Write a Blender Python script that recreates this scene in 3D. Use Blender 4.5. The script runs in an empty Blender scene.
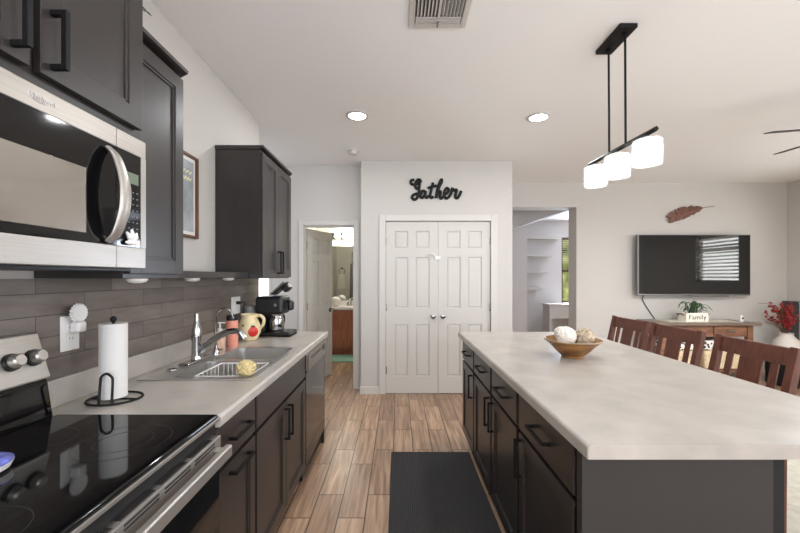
import bpy, bmesh, math, random
from mathutils import Vector, Matrix
random.seed(7)
PI = math.pi
S = bpy.context.scene
COL = S.collection

# ------------------------------------------------------------------ camera, world, lights, exposure
FPX = 370.0                                   # focal length in pixels of the 800 wide frame
CZ = 1.377
cd = bpy.data.cameras.new('camera'); cam = bpy.data.objects.new('camera', cd); COL.objects.link(cam)
cam.location = (0, 0, CZ); cam.rotation_euler = (PI/2, 0, 0)
cd.sensor_width = 36; cd.lens = FPX/800*36
cd.shift_x = 2/800; cd.shift_y = 10.5/800
cd.clip_start = .02
S.camera = cam

w = bpy.data.worlds.new('world'); S.world = w; w.use_nodes = True
bg = w.node_tree.nodes['Background']; bg.inputs[0].default_value = (.85, .92, 1, 1); bg.inputs[1].default_value = 1.0

def area(name, loc, rot, sx, sy, power, color=(1, 1, 1)):
    l = bpy.data.lights.new(name, 'AREA'); l.shape = 'RECTANGLE'; l.size = sx; l.size_y = sy
    l.energy = power; l.color = color
    o = bpy.data.objects.new(name, l); COL.objects.link(o); o.location = loc; o.rotation_euler = rot
    return o
WARM = (1, .90, .79); DAY = (.86, .985, 1.21)
area('slider_daylight', (5.50, .2, 1.25), (0, PI/2+.02, 0), 2.1, 3.0, 50, DAY)            # patio door in the right wall
area('rear_ceiling_fill', (.9, -1.95, 1.55), (PI/2+.98, 0, 0), 3.9, 1.3, 74, DAY)      # fill added behind the camera, tilted up to brighten the ceiling
area('den_window_daylight', (4.6, 8.85, 1.5), (-PI/2, 0, 0), 1.3, 1.5, 115, DAY)
area('hall_fill', (-2.35, 3.26, 1.6), (PI/2, 0, 0), 1.0, 1.6, 9, DAY)  # fill added in the hall, facing the bathroom wall

S.view_settings.view_transform = 'Standard'; S.view_settings.look = 'None'
S.view_settings.gamma = 1; S.view_settings.use_curve_mapping = False
S.view_settings.exposure = 0.31
S.cycles.use_denoising = True
S.cycles.max_bounces = 10; S.cycles.diffuse_bounces = 6; S.cycles.glossy_bounces = 5; S.cycles.transmission_bounces = 8
S.cycles.caustics_reflective = False; S.cycles.caustics_refractive = False
S.cycles.sample_clamp_indirect = 6

# ------------------------------------------------------------------ materials
def lin(c):
    return tuple(((v/255)/12.92 if v/255 <= .04045 else ((v/255+.055)/1.055)**2.4) for v in c) + (1,)
def mat(name, c, rough=.5, metal=0, var=0, vscale=8, stretch=(1, 1, 1), bump=0, bscale=60, spec=.5, emit=0, ecol=None, trans=0, ior=1.45, coat=0, coords='Object', alpha=1):
    m = bpy.data.materials.new(name); m.use_nodes = True
    nt = m.node_tree; N = nt.nodes; L = nt.links; p = N['Principled BSDF']
    p.inputs['Base Color'].default_value = lin(c); p.inputs['Roughness'].default_value = rough
    p.inputs['Metallic'].default_value = metal; p.inputs['Specular IOR Level'].default_value = spec
    p.inputs['IOR'].default_value = ior; p.inputs['Alpha'].default_value = alpha
    if coat: p.inputs['Coat Weight'].default_value = coat; p.inputs['Coat Roughness'].default_value = .08
    if trans: p.inputs['Transmission Weight'].default_value = trans
    if emit:
        p.inputs['Emission Color'].default_value = ecol or lin(c); p.inputs['Emission Strength'].default_value = emit
    tc = N.new('ShaderNodeTexCoord'); mp = N.new('ShaderNodeMapping'); mp.inputs['Scale'].default_value = stretch
    L.new(tc.outputs[coords], mp.inputs[0])
    if var:
        n = N.new('ShaderNodeTexNoise'); n.inputs['Scale'].default_value = vscale; n.inputs['Detail'].default_value = 5
        L.new(mp.outputs[0], n.inputs['Vector'])
        r = N.new('ShaderNodeValToRGB'); e = r.color_ramp.elements
        e[0].position = .3; e[1].position = .7
        e[0].color = lin([max(0, v*(1-var)) for v in c]); e[1].color = lin([min(255, v*(1+var)) for v in c])
        L.new(n.outputs['Fac'], r.inputs[0]); L.new(r.outputs[0], p.inputs['Base Color'])
    if bump:
        n2 = N.new('ShaderNodeTexNoise'); n2.inputs['Scale'].default_value = bscale; n2.inputs['Detail'].default_value = 3
        L.new(mp.outputs[0], n2.inputs['Vector'])
        b = N.new('ShaderNodeBump'); b.inputs['Strength'].default_value = bump; b.inputs['Distance'].default_value = .004
        L.new(n2.outputs['Fac'], b.inputs['Height']); L.new(b.outputs[0], p.inputs['Normal'])
    return m

def brick_mat(name, c1, c2, mortar, bw, rh, msize, swap, rough, grain=None, bump=.3, offset=.5, bias=0, spec=.5):
    """planks / tiles in world space; swap picks which two axes make (u, v)"""
    m = bpy.data.materials.new(name); m.use_nodes = True
    nt = m.node_tree; N = nt.nodes; L = nt.links; p = N['Principled BSDF']
    p.inputs['Roughness'].default_value = rough; p.inputs['Specular IOR Level'].default_value = spec
    g = N.new('ShaderNodeNewGeometry'); s = N.new('ShaderNodeSeparateXYZ'); c = N.new('ShaderNodeCombineXYZ')
    L.new(g.outputs['Position'], s.inputs[0])
    L.new(s.outputs[swap[0]], c.inputs[0]); L.new(s.outputs[swap[1]], c.inputs[1])
    mp = N.new('ShaderNodeMapping'); mp.inputs['Location'].default_value = swap[2]
    L.new(c.outputs[0], mp.inputs[0])
    b = N.new('ShaderNodeTexBrick'); b.offset = offset; b.inputs['Scale'].default_value = 1
    b.inputs['Brick Width'].default_value = bw; b.inputs['Row Height'].default_value = rh
    b.inputs['Mortar Size'].default_value = msize; b.inputs['Mortar Smooth'].default_value = .1; b.inputs['Bias'].default_value = bias
    b.inputs['Color1'].default_value = lin(c1); b.inputs['Color2'].default_value = lin(c2); b.inputs['Mortar'].default_value = lin(mortar)
    L.new(mp.outputs[0], b.inputs['Vector'])
    out = b.outputs['Color']
    if grain:
        # one random offset per brick, so that the grain breaks at every joint
        b2 = N.new('ShaderNodeTexBrick'); b2.offset = offset; b2.inputs['Scale'].default_value = 1
        for k in ('Brick Width', 'Row Height'): b2.inputs[k].default_value = b.inputs[k].default_value
        b2.inputs['Mortar Size'].default_value = 0
        b2.inputs['Color1'].default_value = (0, 0, 0, 1); b2.inputs['Color2'].default_value = (1, 1, 1, 1)
        L.new(mp.outputs[0], b2.inputs['Vector'])
        off = N.new('ShaderNodeVectorMath'); off.operation = 'MULTIPLY_ADD'
        off.inputs[1].default_value = (7.3, 3.1, 11.7)
        L.new(b2.outputs['Color'], off.inputs[0]); L.new(mp.outputs[0], off.inputs[2])
        m2 = N.new('ShaderNodeMapping'); m2.inputs['Scale'].default_value = grain[0]
        L.new(off.outputs[0], m2.inputs[0])
        n = N.new('ShaderNodeTexNoise'); n.inputs['Scale'].default_value = 1; n.inputs['Detail'].default_value = 6; n.inputs['Distortion'].default_value = .6
        L.new(m2.outputs[0], n.inputs['Vector'])
        r = N.new('ShaderNodeValToRGB'); r.color_ramp.elements[0].position = .32; r.color_ramp.elements[1].position = .68
        r.color_ramp.elements[0].color = lin(grain[1]); r.color_ramp.elements[1].color = lin(grain[2])
        L.new(n.outputs['Fac'], r.inputs[0])
        mx = N.new('ShaderNodeMix'); mx.data_type = 'RGBA'; mx.blend_type = 'MULTIPLY'; mx.inputs['Factor'].default_value = grain[3]
        L.new(out, mx.inputs['A']); L.new(r.outputs[0], mx.inputs['B']); out = mx.outputs['Result']
    L.new(out, p.inputs['Base Color'])
    bp = N.new('ShaderNodeBump'); bp.inputs['Strength'].default_value = bump; bp.inputs['Distance'].default_value = .002; bp.invert = True
    L.new(b.outputs['Fac'], bp.inputs['Height']); L.new(bp.outputs[0], p.inputs['Normal'])
    return m

M = {}
M['wall'] = mat('wall_paint', (192, 187, 180), .75, bump=.06, bscale=180)
M['ceiling'] = mat('ceiling_paint', (235, 233, 229), .85, bump=.12, bscale=90)
M['white'] = mat('white_trim_paint', (198, 193, 185), .4)
M['door'] = mat('white_door_paint', (196, 191, 183), .45)
M['floor'] = brick_mat('wood_look_tile', (204, 173, 145), (164, 136, 113), (84, 69, 58), .61, .155, .0038, ('Y', 'X', (.10, .035, 0)), .34,
                       grain=((2.4, 38, 1), (158, 144, 134), (255, 250, 244), .85), offset=.37)
M['tile'] = brick_mat('backsplash_tile', (128, 118, 109), (104, 95, 88), (70, 64, 59), .33, .076, .0016, ('Y', 'Z', (.08, -.028, 0)), .32,
                      grain=((5, 22, 1), (205, 200, 198), (255, 255, 255), .8), offset=.41, bump=.5)
M['cab'] = mat('espresso_stain', (38, 33, 31), .33, var=.05, vscale=3, stretch=(14, 14, 1.0), spec=.8)
M['carcass'] = mat('carcass_gap_shade', (26, 22, 21), .45)  # darker than the doors: shade of the door gaps put into the colour
M['cabdark'] = mat('cabinet_interior', (9, 8, 8), .7)
M['black'] = mat('black_metal', (12, 12, 12), .5, spec=.3)
M['blackplastic'] = mat('black_plastic', (22, 22, 23), .35)
M['steel'] = mat('brushed_steel', (178, 172, 164), .36, .8, var=.03, vscale=6, stretch=(60, 1, 60), bump=.02)
M['steelsink'] = mat('sink_steel', (208, 205, 200), .33, .92)
M['chrome'] = mat('chrome', (168, 167, 166), .10, 1)
M['nickel'] = mat('brushed_nickel', (150, 145, 138), .25, 1)
M['glassblack'] = mat('black_glass', (9, 9, 10), .05, spec=.6)
M['mwglass'] = mat('microwave_glass', (182, 176, 168), .12, .85)
M['counter'] = mat('laminate', (168, 161, 152), .30, var=.06, vscale=7, spec=.5)
M['counteredge'] = mat('laminate_edge', (168, 161, 153), .35, var=.04, vscale=14)
M['mat'] = mat('ribbed_rubber', (38, 37, 37), .85)
M['paper'] = mat('paper_towel', (208, 205, 200), .9, bump=.3, bscale=90)
M['plate'] = mat('white_plastic', (220, 217, 212), .35)
M['creamglaze'] = mat('cream_glaze', (226, 208, 164), .25, var=.06, vscale=12)
M['red'] = mat('apple_red', (190, 40, 34), .3)
M['green'] = mat('leaf_green', (50, 76, 42), .6, var=.2, vscale=30)
M['coral'] = mat('coral_bottle', (224, 146, 124), .35)
M['soap'] = mat('orange_soap', (236, 140, 70), .2, var=.3, vscale=40)
M['clear'] = mat('clear_plastic', (245, 240, 232), .1, alpha=.35)
M['sponge'] = mat('loofah', (192, 174, 126), .95, var=.15, vscale=60, bump=.8, bscale=90)
M['brownbowl'] = mat('brown_glaze', (132, 92, 52), .22, var=.25, vscale=9, stretch=(1, 1, 3))
M['twinewhite'] = mat('white_twine', (226, 220, 208), .8)
M['twinetan'] = mat('tan_twine', (176, 160, 138), .8, var=.25, vscale=60)
M['cherry'] = mat('stool_wood', (90, 52, 38), .42, var=.15, vscale=5, stretch=(12, 12, 1.2), spec=.35)
M['vanity'] = mat('vanity_wood', (164, 100, 76), .4, var=.15, vscale=4, stretch=(10, 10, 1))
M['tablewood'] = mat('console_wood', (122, 84, 62), .4, var=.2, vscale=4, stretch=(1.2, 12, 12))
M['tabletop'] = mat('console_top', (116, 100, 86), .35, var=.12, vscale=4, stretch=(1, 9, 9))
M['screen'] = mat('tv_screen', (12, 12, 13), .045, spec=.75)
M['bezel'] = mat('tv_bezel', (120, 118, 116), .3, .9)
M['rust'] = mat('rusted_feather', (112, 76, 64), .6, .2, var=.2, vscale=40)
M['planterwhite'] = mat('planter_white', (228, 222, 206), .6, var=.05, vscale=20)
M['berry'] = mat('berry_red', (146, 30, 28), .4)
M['twig'] = mat('dry_twig', (96, 72, 56), .8)
M['vase'] = mat('vase_white', (214, 205, 194), .55, bump=.2, bscale=60)
M['fabricgrey'] = mat('grey_fabric', (70, 68, 68), .9, bump=.3, bscale=200)
M['wicker'] = mat('wicker', (204, 184, 150), .8, var=.2, vscale=60, stretch=(1, 1, 3), bump=.6)
M['chalk'] = mat('chalkboard', (150, 155, 157), .7, var=.12, vscale=8)
M['frame'] = mat('walnut_frame', (98, 70, 52), .45, var=.15, vscale=6)
M['chalkink'] = mat('chalk_ink', (222, 216, 170), .8)
M['shade'] = mat('frosted_lit_glass', (255, 250, 240), .4, emit=7, ecol=(1, .95, .88, 1))
M['bulb'] = mat('lit_bulb', (255, 250, 240), .4, emit=30, ecol=(1, .92, .80, 1))
M['can'] = mat('lit_downlight', (255, 250, 240), .4, emit=14, ecol=(1, .94, .86, 1))
M['puck'] = mat('puck_lens', (242, 238, 230), .4)
M['outerglass'] = mat('clear_glass', (250, 250, 250), .05, alpha=.16)
M['carafe'] = mat('carafe_glass', (150, 148, 146), .08, .95)
M['skypane'] = mat('daylight_pane', (255, 255, 255), .3, emit=1.9, ecol=(.96, .99, 1, 1))
M['hallpane'] = mat('hall_glow', (255, 255, 255), .3, emit=1.3, ecol=(1, .98, .95, 1))
M['blind'] = mat('blind_slat', (235, 232, 226), .6)
M['mirror'] = mat('mirror_glass', (235, 238, 236), .02, 1)
M['towel'] = mat('white_towel', (232, 228, 220), .95, bump=.5, bscale=120)
M['robe'] = mat('grey_robe', (120, 118, 114), .95, bump=.4, bscale=90)
M['teal'] = mat('teal_rug', (142, 186, 168), .95, bump=.8, bscale=160)
M['blue'] = mat('blue_glaze', (92, 98, 160), .2, var=.3, vscale=40)
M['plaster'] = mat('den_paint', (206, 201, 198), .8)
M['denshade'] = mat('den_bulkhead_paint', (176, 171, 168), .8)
M['ring'] = mat('burner_marking', (48, 46, 45), .2)
M['ink'] = mat('black_ink', (40, 36, 34), .7)
M['emblem'] = mat('emblem_silver', (176, 174, 172), .3, .8)
M['lcd'] = mat('display_green', (96, 108, 90), .3, emit=.06, ecol=lin((150, 175, 140)))
M['mark'] = mat('button_marking', (104, 102, 100), .5)
M['cork'] = mat('patterned_cloth', (225, 220, 212), .9)

def outdoors():
    m = bpy.data.materials.new('garden_through_window'); m.use_nodes = True
    nt = m.node_tree; N = nt.nodes; L = nt.links; p = N['Principled BSDF']
    g = N.new('ShaderNodeNewGeometry'); n = N.new('ShaderNodeTexNoise'); n.inputs['Scale'].default_value = 5; n.inputs['Detail'].default_value = 6
    L.new(g.outputs['Position'], n.inputs['Vector'])
    r = N.new('ShaderNodeValToRGB'); r.color_ramp.elements[0].position = .35; r.color_ramp.elements[1].position = .7
    r.color_ramp.elements[0].color = lin((66, 78, 42)); r.color_ramp.elements[1].color = lin((176, 180, 110))
    L.new(n.outputs['Fac'], r.inputs[0]); L.new(r.outputs[0], p.inputs['Base Color']); L.new(r.outputs[0], p.inputs['Emission Color'])
    p.inputs['Emission Strength'].default_value = .5; p.inputs['Roughness'].default_value = .9
    return m
M['garden'] = outdoors()

# ribs of the mat: real bump along X
def ribs(m):
    nt = m.node_tree; N = nt.nodes; L = nt.links; p = N['Principled BSDF']
    g = N.new('ShaderNodeNewGeometry'); wv = N.new('ShaderNodeTexWave'); wv.bands_direction = 'X'
    wv.inputs['Scale'].default_value = 26; wv.inputs['Distortion'].default_value = .3
    L.new(g.outputs['Position'], wv.inputs['Vector'])
    b = N.new('ShaderNodeBump'); b.inputs['Strength'].default_value = .6; b.inputs['Distance'].default_value = .004
    L.new(wv.outputs['Fac'], b.inputs['Height']); L.new(b.outputs[0], p.inputs['Normal'])
    r = N.new('ShaderNodeValToRGB'); r.color_ramp.elements[0].color = lin((42, 40, 40)); r.color_ramp.elements[1].color = lin((56, 54, 53))
    L.new(wv.outputs['Fac'], r.inputs[0]); L.new(r.outputs[0], p.inputs['Base Color'])
ribs(M['mat'])
def checker_cloth(m):
    nt = m.node_tree; N = nt.nodes; L = nt.links; p = N['Principled BSDF']
    g = N.new('ShaderNodeTexCoord'); v = N.new('ShaderNodeTexVoronoi'); v.inputs['Scale'].default_value = 26
    L.new(g.outputs['Object'], v.inputs['Vector'])
    r = N.new('ShaderNodeValToRGB'); r.color_ramp.interpolation = 'CONSTANT'
    r.color_ramp.elements[0].color = lin((60, 58, 58)); r.color_ramp.elements[1].position = .42; r.color_ramp.elements[1].color = lin((228, 222, 214))
    L.new(v.outputs['Distance'], r.inputs[0]); L.new(r.outputs[0], p.inputs['Base Color'])
checker_cloth(M['cork'])

# ------------------------------------------------------------------ mesh helpers
def new(): return bmesh.new()
def merge(bm, t, mtx=None):
    if mtx is not None: bmesh.ops.transform(t, matrix=mtx, verts=t.verts)
    me = bpy.data.meshes.new('tmp'); t.to_mesh(me); t.free(); bm.from_mesh(me); bpy.data.meshes.remove(me)
    return bm
def box(bm, x0, x1, y0, y1, z0, z1, bev=0, seg=2, mtx=None):
    t = bmesh.new(); bmesh.ops.create_cube(t, size=1)
    for v in t.verts:
        v.co = ((x0+x1)/2+v.co.x*(x1-x0), (y0+y1)/2+v.co.y*(y1-y0), (z0+z1)/2+v.co.z*(z1-z0))
    if bev: bmesh.ops.bevel(t, geom=t.edges[:], offset=min(bev, .49*min(abs(x1-x0), abs(y1-y0), abs(z1-z0))), segments=seg, profile=.5, affect='EDGES')
    return merge(bm, t, mtx)
def lathe(bm, prof, c=(0, 0, 0), n=32, mtx=None):
    t = bmesh.new(); rings = []
    for r, z in prof:
        if r < 1e-5: rings.append([t.verts.new((0, 0, z))])
        else: rings.append([t.verts.new((r*math.cos(2*PI*k/n), r*math.sin(2*PI*k/n), z)) for k in range(n)])
    for a, b in zip(rings, rings[1:]):
        for k in range(n):
            k2 = (k+1) % n
            if len(a) == 1 and len(b) == 1: continue
            if len(a) == 1: t.faces.new((a[0], b[k2], b[k]))
            elif len(b) == 1: t.faces.new((a[k], a[k2], b[0]))
            else: t.faces.new((a[k], a[k2], b[k2], b[k]))
    bmesh.ops.recalc_face_normals(t, faces=t.faces[:])
    mx = Matrix.Translation(c)
    if mtx is not None: mx = mx @ mtx
    return merge(bm, t, mx)
def cyl(bm, c, r, h, axis='Z', n=28, r2=None, bev=0):
    r2 = r if r2 is None else r2
    b = bev
    prof = [(0, 0), (r-b, 0), (r, b), (r2, h-b), (r2-b, h), (0, h)] if b else [(0, 0), (r, 0), (r2, h), (0, h)]
    mx = {'Z': Matrix.Identity(4), 'X': Matrix.Rotation(PI/2, 4, 'Y'), 'Y': Matrix.Rotation(-PI/2, 4, 'X')}[axis]
    return lathe(bm, prof, c, n, mx)
def ball(bm, c, r, s=(1, 1, 1), n=20):
    t = bmesh.new(); bmesh.ops.create_uvsphere(t, u_segments=n, v_segments=n//2+2, radius=r)
    return merge(bm, t, Matrix.Translation(c) @ Matrix.Diagonal((*s, 1)))
def smooth(pts, n=6, closed=False):
    P = [Vector(p) for p in pts]; out = []; m = len(P)
    rng = range(m) if closed else range(m-1)
    for i in rng:
        p1, p2 = P[i], P[(i+1) % m]
        p0 = P[i-1] if (i > 0 or closed) else p1*2-p2
        p3 = P[(i+2) % m] if (i+2 < m or closed) else p2*2-p1
        for k in range(n):
            t = k/n
            out.append(.5*((2*p1)+(-p0+p2)*t+(2*p0-5*p1+4*p2-p3)*t*t+(-p0+3*p1-3*p2+p3)*t**3))
    if not closed: out.append(P[-1])
    return out
def tube(bm, pts, r, n=10, closed=False, sq=(1, 1)):
    P = [Vector(p) for p in pts]; m = len(P); t = bmesh.new(); rings = []
    up = None
    for i in range(m):
        a = P[i-1] if (i > 0 or closed) else P[i]; b = P[(i+1) % m] if (i < m-1 or closed) else P[i]
        d = (b-a).normalized()
        if up is None:
            up = Vector((0, 0, 1)) if abs(d.z) < .9 else Vector((1, 0, 0))
        u = (up-d*up.dot(d)).normalized(); v = d.cross(u); up = u
        rr = r[i] if isinstance(r, (list, tuple)) else r
        rings.append([t.verts.new(P[i]+u*math.cos(2*PI*k/n)*rr*sq[0]+v*math.sin(2*PI*k/n)*rr*sq[1]) for k in range(n)])
    pairs = list(zip(rings, rings[1:])) + ([(rings[-1], rings[0])] if closed else [])
    for a, b in pairs:
        for k in range(n): t.faces.new((a[k], a[(k+1) % n], b[(k+1) % n], b[k]))
    if not closed: t.faces.new(rings[0][::-1]); t.faces.new(rings[-1])
    bmesh.ops.recalc_face_normals(t, faces=t.faces[:])
    return merge(bm, t)
def prism(bm, poly, axis, a, b, bev=0):
    """polygon in the plane across axis, from a to b: axis X -> (y,z), Y -> (x,z), Z -> (x,y)"""
    t = bmesh.new()
    f = {'X': lambda p, q: (q, p[0], p[1]), 'Y': lambda p, q: (p[0], q, p[1]), 'Z': lambda p, q: (p[0], p[1], q)}[axis]
    A = [t.verts.new(f(p, a)) for p in poly]; B = [t.verts.new(f(p, b)) for p in poly]
    t.faces.new(A); t.faces.new(B[::-1]); n = len(poly)
    for k in range(n): t.faces.new((A[k], B[k], B[(k+1) % n], A[(k+1) % n]))
    bmesh.ops.recalc_face_normals(t, faces=t.faces[:])
    if bev: bmesh.ops.bevel(t, geom=t.edges[:], offset=bev, segments=2, profile=.5, affect='EDGES')
    return merge(bm, t)
def text_bm(bm, s, size, mtx, ext=.0008, spacing=1, shear=0):
    c = bpy.data.curves.new('tmp', 'FONT'); c.body = s; c.size = size; c.extrude = ext; c.align_x = 'CENTER'; c.align_y = 'CENTER'
    c.space_character = spacing; c.shear = shear; c.resolution_u = 3
    o = bpy.data.objects.new('tmp', c); COL.objects.link(o)
    dg = bpy.context.evaluated_depsgraph_get(); me = bpy.data.meshes.new_from_object(o.evaluated_get(dg))
    t = bmesh.new(); t.from_mesh(me); bpy.data.meshes.remove(me); bpy.data.objects.remove(o); bpy.data.curves.remove(c)
    return merge(bm, t, mtx)

ORG = {}
def origin(o):
    p = Vector((0, 0, 0))
    while o is not None: p += o.location; o = o.parent
    return p
def obj(name, bm, m, parent=None, label=None, sm=True, loc=None):
    """ONE mesh object, shapes given in world space; loc sets a top-level object's own origin"""
    me = bpy.data.meshes.new(name)
    base = Vector(loc) if loc is not None else Vector((0, 0, 0))
    par = origin(parent) if parent is not None else Vector((0, 0, 0))
    bmesh.ops.translate(bm, verts=bm.verts, vec=-(par+base) if parent is None else -par)
    bm.to_mesh(me); bm.free()
    if sm:
        me.polygons.foreach_set('use_smooth', [True]*len(me.polygons))
        try: me.set_sharp_from_angle(angle=math.radians(35))
        except Exception: pass
    me.materials.append(M[m] if isinstance(m, str) else m)
    o = bpy.data.objects.new(name, me); COL.objects.link(o)
    if sm:
        wn_ = o.modifiers.new('weighted_normals', 'WEIGHTED_NORMAL'); wn_.mode = 'FACE_AREA'; wn_.weight = 100; wn_.keep_sharp = True
    if parent is not None: o.parent = parent
    else: o.location = base
    if label: o['label'] = label
    return o
def thing(name, label, cat, loc=(0, 0, 0), group=None):
    o = bpy.data.objects.new(name, None); o.empty_display_size = .05; COL.objects.link(o); o.location = loc
    o['label'] = label; o['category'] = cat
    if group: o['group'] = group
    return o
def tag(o, label, cat, group=None):
    o['label'] = label; o['category'] = cat
    if group: o['group'] = group
    return o
def struct(name, bm, m, parent=None):
    o = obj(name, bm, m, parent)
    if parent is None: o['kind'] = 'structure'
    return o
def dup(root, loc, label, rotz=None, group=None):
    r = root.copy(); COL.objects.link(r); r.location = loc; r['label'] = label
    if rotz is not None: r.rotation_euler = (0, 0, rotz)
    if group: r['group'] = group
    for ch in list(root.children):
        c = ch.copy(); COL.objects.link(c); c.parent = r
        for g in list(ch.children):
            d = g.copy(); COL.objects.link(d); d.parent = c
    return r

# ------------------------------------------------------------------ the shell
H = 2.742
LW = -1.225                                   # kitchen wall, left
RW = 5.645
bm = new(); box(bm, -3.1, 6.2, -2.7, 9.2, -.1, 0); struct('floor', bm, 'floor')
bm = new(); box(bm, -3.1, 6.2, -2.7, 9.2, H, H+.1); struct('ceiling', bm, 'ceiling')
bm = new(); box(bm, LW-.12, LW, -2.7, 3.26, 0, H); struct('wall_left', bm, 'wall')
bm = new(); box(bm, -3.1, -3.0, 3.1, 4.7, 0, H); struct('wall_hall_left', bm, 'wall')
bm = new(); box(bm, -3.0, LW-.121, 3.1, 3.2, 0, H); struct('wall_hall_front', bm, 'wall')
# rear wall with a wide window, right wall with the patio door and a window
bm = new()
box(bm, LW, -1.1, -2.7, -2.6, 0, H); box(bm, 4.3, RW, -2.7, -2.6, 0, H); box(bm, -1.1, 4.3, -2.7, -2.6, 0, .5); box(bm, -1.1, 4.3, -2.7, -2.6, 2.6, H)
struct('wall_rear', bm, 'wall')
bm = new(); box(bm, -1.1, 4.3, -2.69, -2.68, .5, 2.6); wr = struct('window_1', bm, 'skypane')
bm = new()
for x in (-1.1, .68, 2.47, 4.24): box(bm, x, x+.06, -2.67, -2.62, .5, 2.6)
for z in (.5, 2.54): box(bm, -1.1, 4.3, -2.67, -2.62, z, z+.06)
struct('window_frame', bm, 'white', wr)
bm = new()
WY0, WY1, WZ0, WZ1 = 3.46, 4.34, 1.28, 2.12
box(bm, RW, RW+.15, -2.7, -1.4, 0, H); box(bm, RW, RW+.15, -1.4, 1.8, 2.45, H)
box(bm, RW, RW+.15, 1.8, WY0, 0, H); box(bm, RW, RW+.15, WY1, 5.62, 0, H)
box(bm, RW, RW+.15, WY0, WY1, 0, WZ0); box(bm, RW, RW+.15, WY0, WY1, WZ1, H)
struct('wall_right', bm, 'wall')
bm = new(); box(bm, RW+.10, RW+.11, -1.4, 1.8, 0, 2.45); dr = struct('door_4', bm, 'skypane')
bm = new()
for y in (-1.4, .17, 1.74): box(bm, RW+.04, RW+.09, y, y+.06, 0, 2.45)
box(bm, RW+.04, RW+.09, -1.4, 1.8, 2.39, 2.45); box(bm, RW+.04, RW+.09, -1.4, 1.8, 0, .06)
struct('door_frame', bm, 'white', dr)
bm = new(); box(bm, RW+.12, RW+.13, WY0, WY1, WZ0, WZ1); M['skypane2'] = mat('bright_daylight_pane', (255, 255, 255), .3, emit=8, ecol=(.95, .99, 1, 1)); wn = struct('window_2', bm, 'skypane2')
bm = new()
box(bm, RW+.06, RW+.11, WY0, WY0+.04, WZ0, WZ1); box(bm, RW+.06, RW+.11, WY1-.04, WY1, WZ0, WZ1)
box(bm, RW+.06, RW+.11, WY0, WY1, WZ0, WZ0+.04); box(bm, RW+.06, RW+.11, WY0, WY1, WZ1-.04, WZ1); box(bm, RW+.06, RW+.11, WY0, WY1, 1.84, 1.90)
struct('window_frame', bm, 'white', wn)
bm = new()
z = WZ0+.03
while z < WZ1-.03:
    t = Matrix.Translation((RW+.03, 0, z)) @ Matrix.Rotation(math.radians(28), 4, 'Y')
    box(bm, -.026, .026, WY0+.01, WY1-.01, -.0015, .0015, mtx=t); z += .062
struct('window_blind', bm, 'blind', wn)

# bathroom wall with the door opening and a glowing pane added as a bright strip
BX0, BX1, BZ = -1.16, -.54, 2.01
HX0, HX1 = -1.95, -1.585
bm = new()
box(bm, -3.0, HX0, 4.55, 4.66, 0, H); box(bm, HX1, BX0, 4.55, 4.66, 0, H); box(bm, BX0, BX1, 4.55, 4.66, BZ, H); box(bm, BX1, -.436, 4.55, 4.66, 0, H)
box(bm, HX0, HX1, 4.55, 4.66, 0, .55); box(bm, HX0, HX1, 4.55, 4.66, 2.1, H)
struct('wall_bathroom', bm, 'wall')
M['bathpaint'] = mat('bathroom_paint', (204, 203, 193), .7)
bm = new()
box(bm, -1.559, BX0, 4.6605, 4.68, 0, H); box(bm, BX0, BX1, 4.6605, 4.68, BZ, H); box(bm, BX1, -.301, 4.6605, 4.68, 0, H)
struct('wall_bathroom_near', bm, 'bathpaint')
bm = new(); box(bm, HX0, HX1, 4.60, 4.61, .55, 2.1); hw = struct('hall_glow_pane', bm, 'hallpane')
# pantry closet
PX0, PX1, PY = -.435, 1.345, 4.35
DX0, DX1, DZ = -.145, 1.09, 2.035
bm = new()
box(bm, PX0, DX0, PY, PY+.11, 0, H); box(bm, DX1, PX1, PY, PY+.11, 0, H); box(bm, DX0, DX1, PY, PY+.11, DZ, H)
box(bm, PX0, PX0+.11, PY+.11, 4.66, 0, H); box(bm, PX1-.11, PX1, PY+.11, 5.37, 0, H)
struct('wall_pantry', bm, 'wall')
# far wall behind the television, with the opening to the den
OX0, OX1, OZ = 1.58, 2.59, 2.39
TY = 5.37
bm = new()
box(bm, PX1-.11, OX0, TY, TY+.25, 0, H); box(bm, OX0, OX1, TY, TY+.25, OZ, H); box(bm, OX1, RW, TY, TY+.25, 0, H)
struct('wall_far', bm, 'wall')
# bathroom shell
bm = new(); box(bm, -1.66, -1.56, 4.66, 7.15, 0, H); struct('wall_bathroom_left', bm, 'bathpaint')
bm = new(); box(bm, -.30, -.20, 4.66, 7.15, 0, H); struct('wall_bathroom_right', bm, 'bathpaint')
bm = new(); box(bm, -1.56, -.30, 7.05, 7.15, 0, H); struct('wall_bathroom_far', bm, 'bathpaint')
# den shell
DWX0, DWX1, DWZ0, DWZ1 = 3.98, 5.2, .74, 2.34
bm = new()
box(bm, 1.1, DWX0, 9.0, 9.12, 0, H); box(bm, DWX1, 6.2, 9.0, 9.12, 0, H); box(bm, DWX0, DWX1, 9.0, 9.12, 0, DWZ0); box(bm, DWX0, DWX1, 9.0, 9.12, DWZ1, H)
struct('wall_den_far', bm, 'plaster')
bm = new(); box(bm, 6.1, 6.2, 5.62, 9.0, 0, H); struct('wall_den_right', bm, 'plaster')
bm = new(); box(bm, 1.0, 1.1, 5.62, 9.0, 0, H); struct('wall_den_left', bm, 'plaster')
bm = new(); box(bm, 1.1, 2.62, 7.5, 7.62, 0, H); struct('wall_den_closet', bm, 'plaster')
bm = new()
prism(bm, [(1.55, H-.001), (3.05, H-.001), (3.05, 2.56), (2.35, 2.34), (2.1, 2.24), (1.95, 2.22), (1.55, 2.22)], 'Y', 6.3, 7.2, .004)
struct('trim_1', bm, 'denshade')                                       # stair bulkhead
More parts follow.
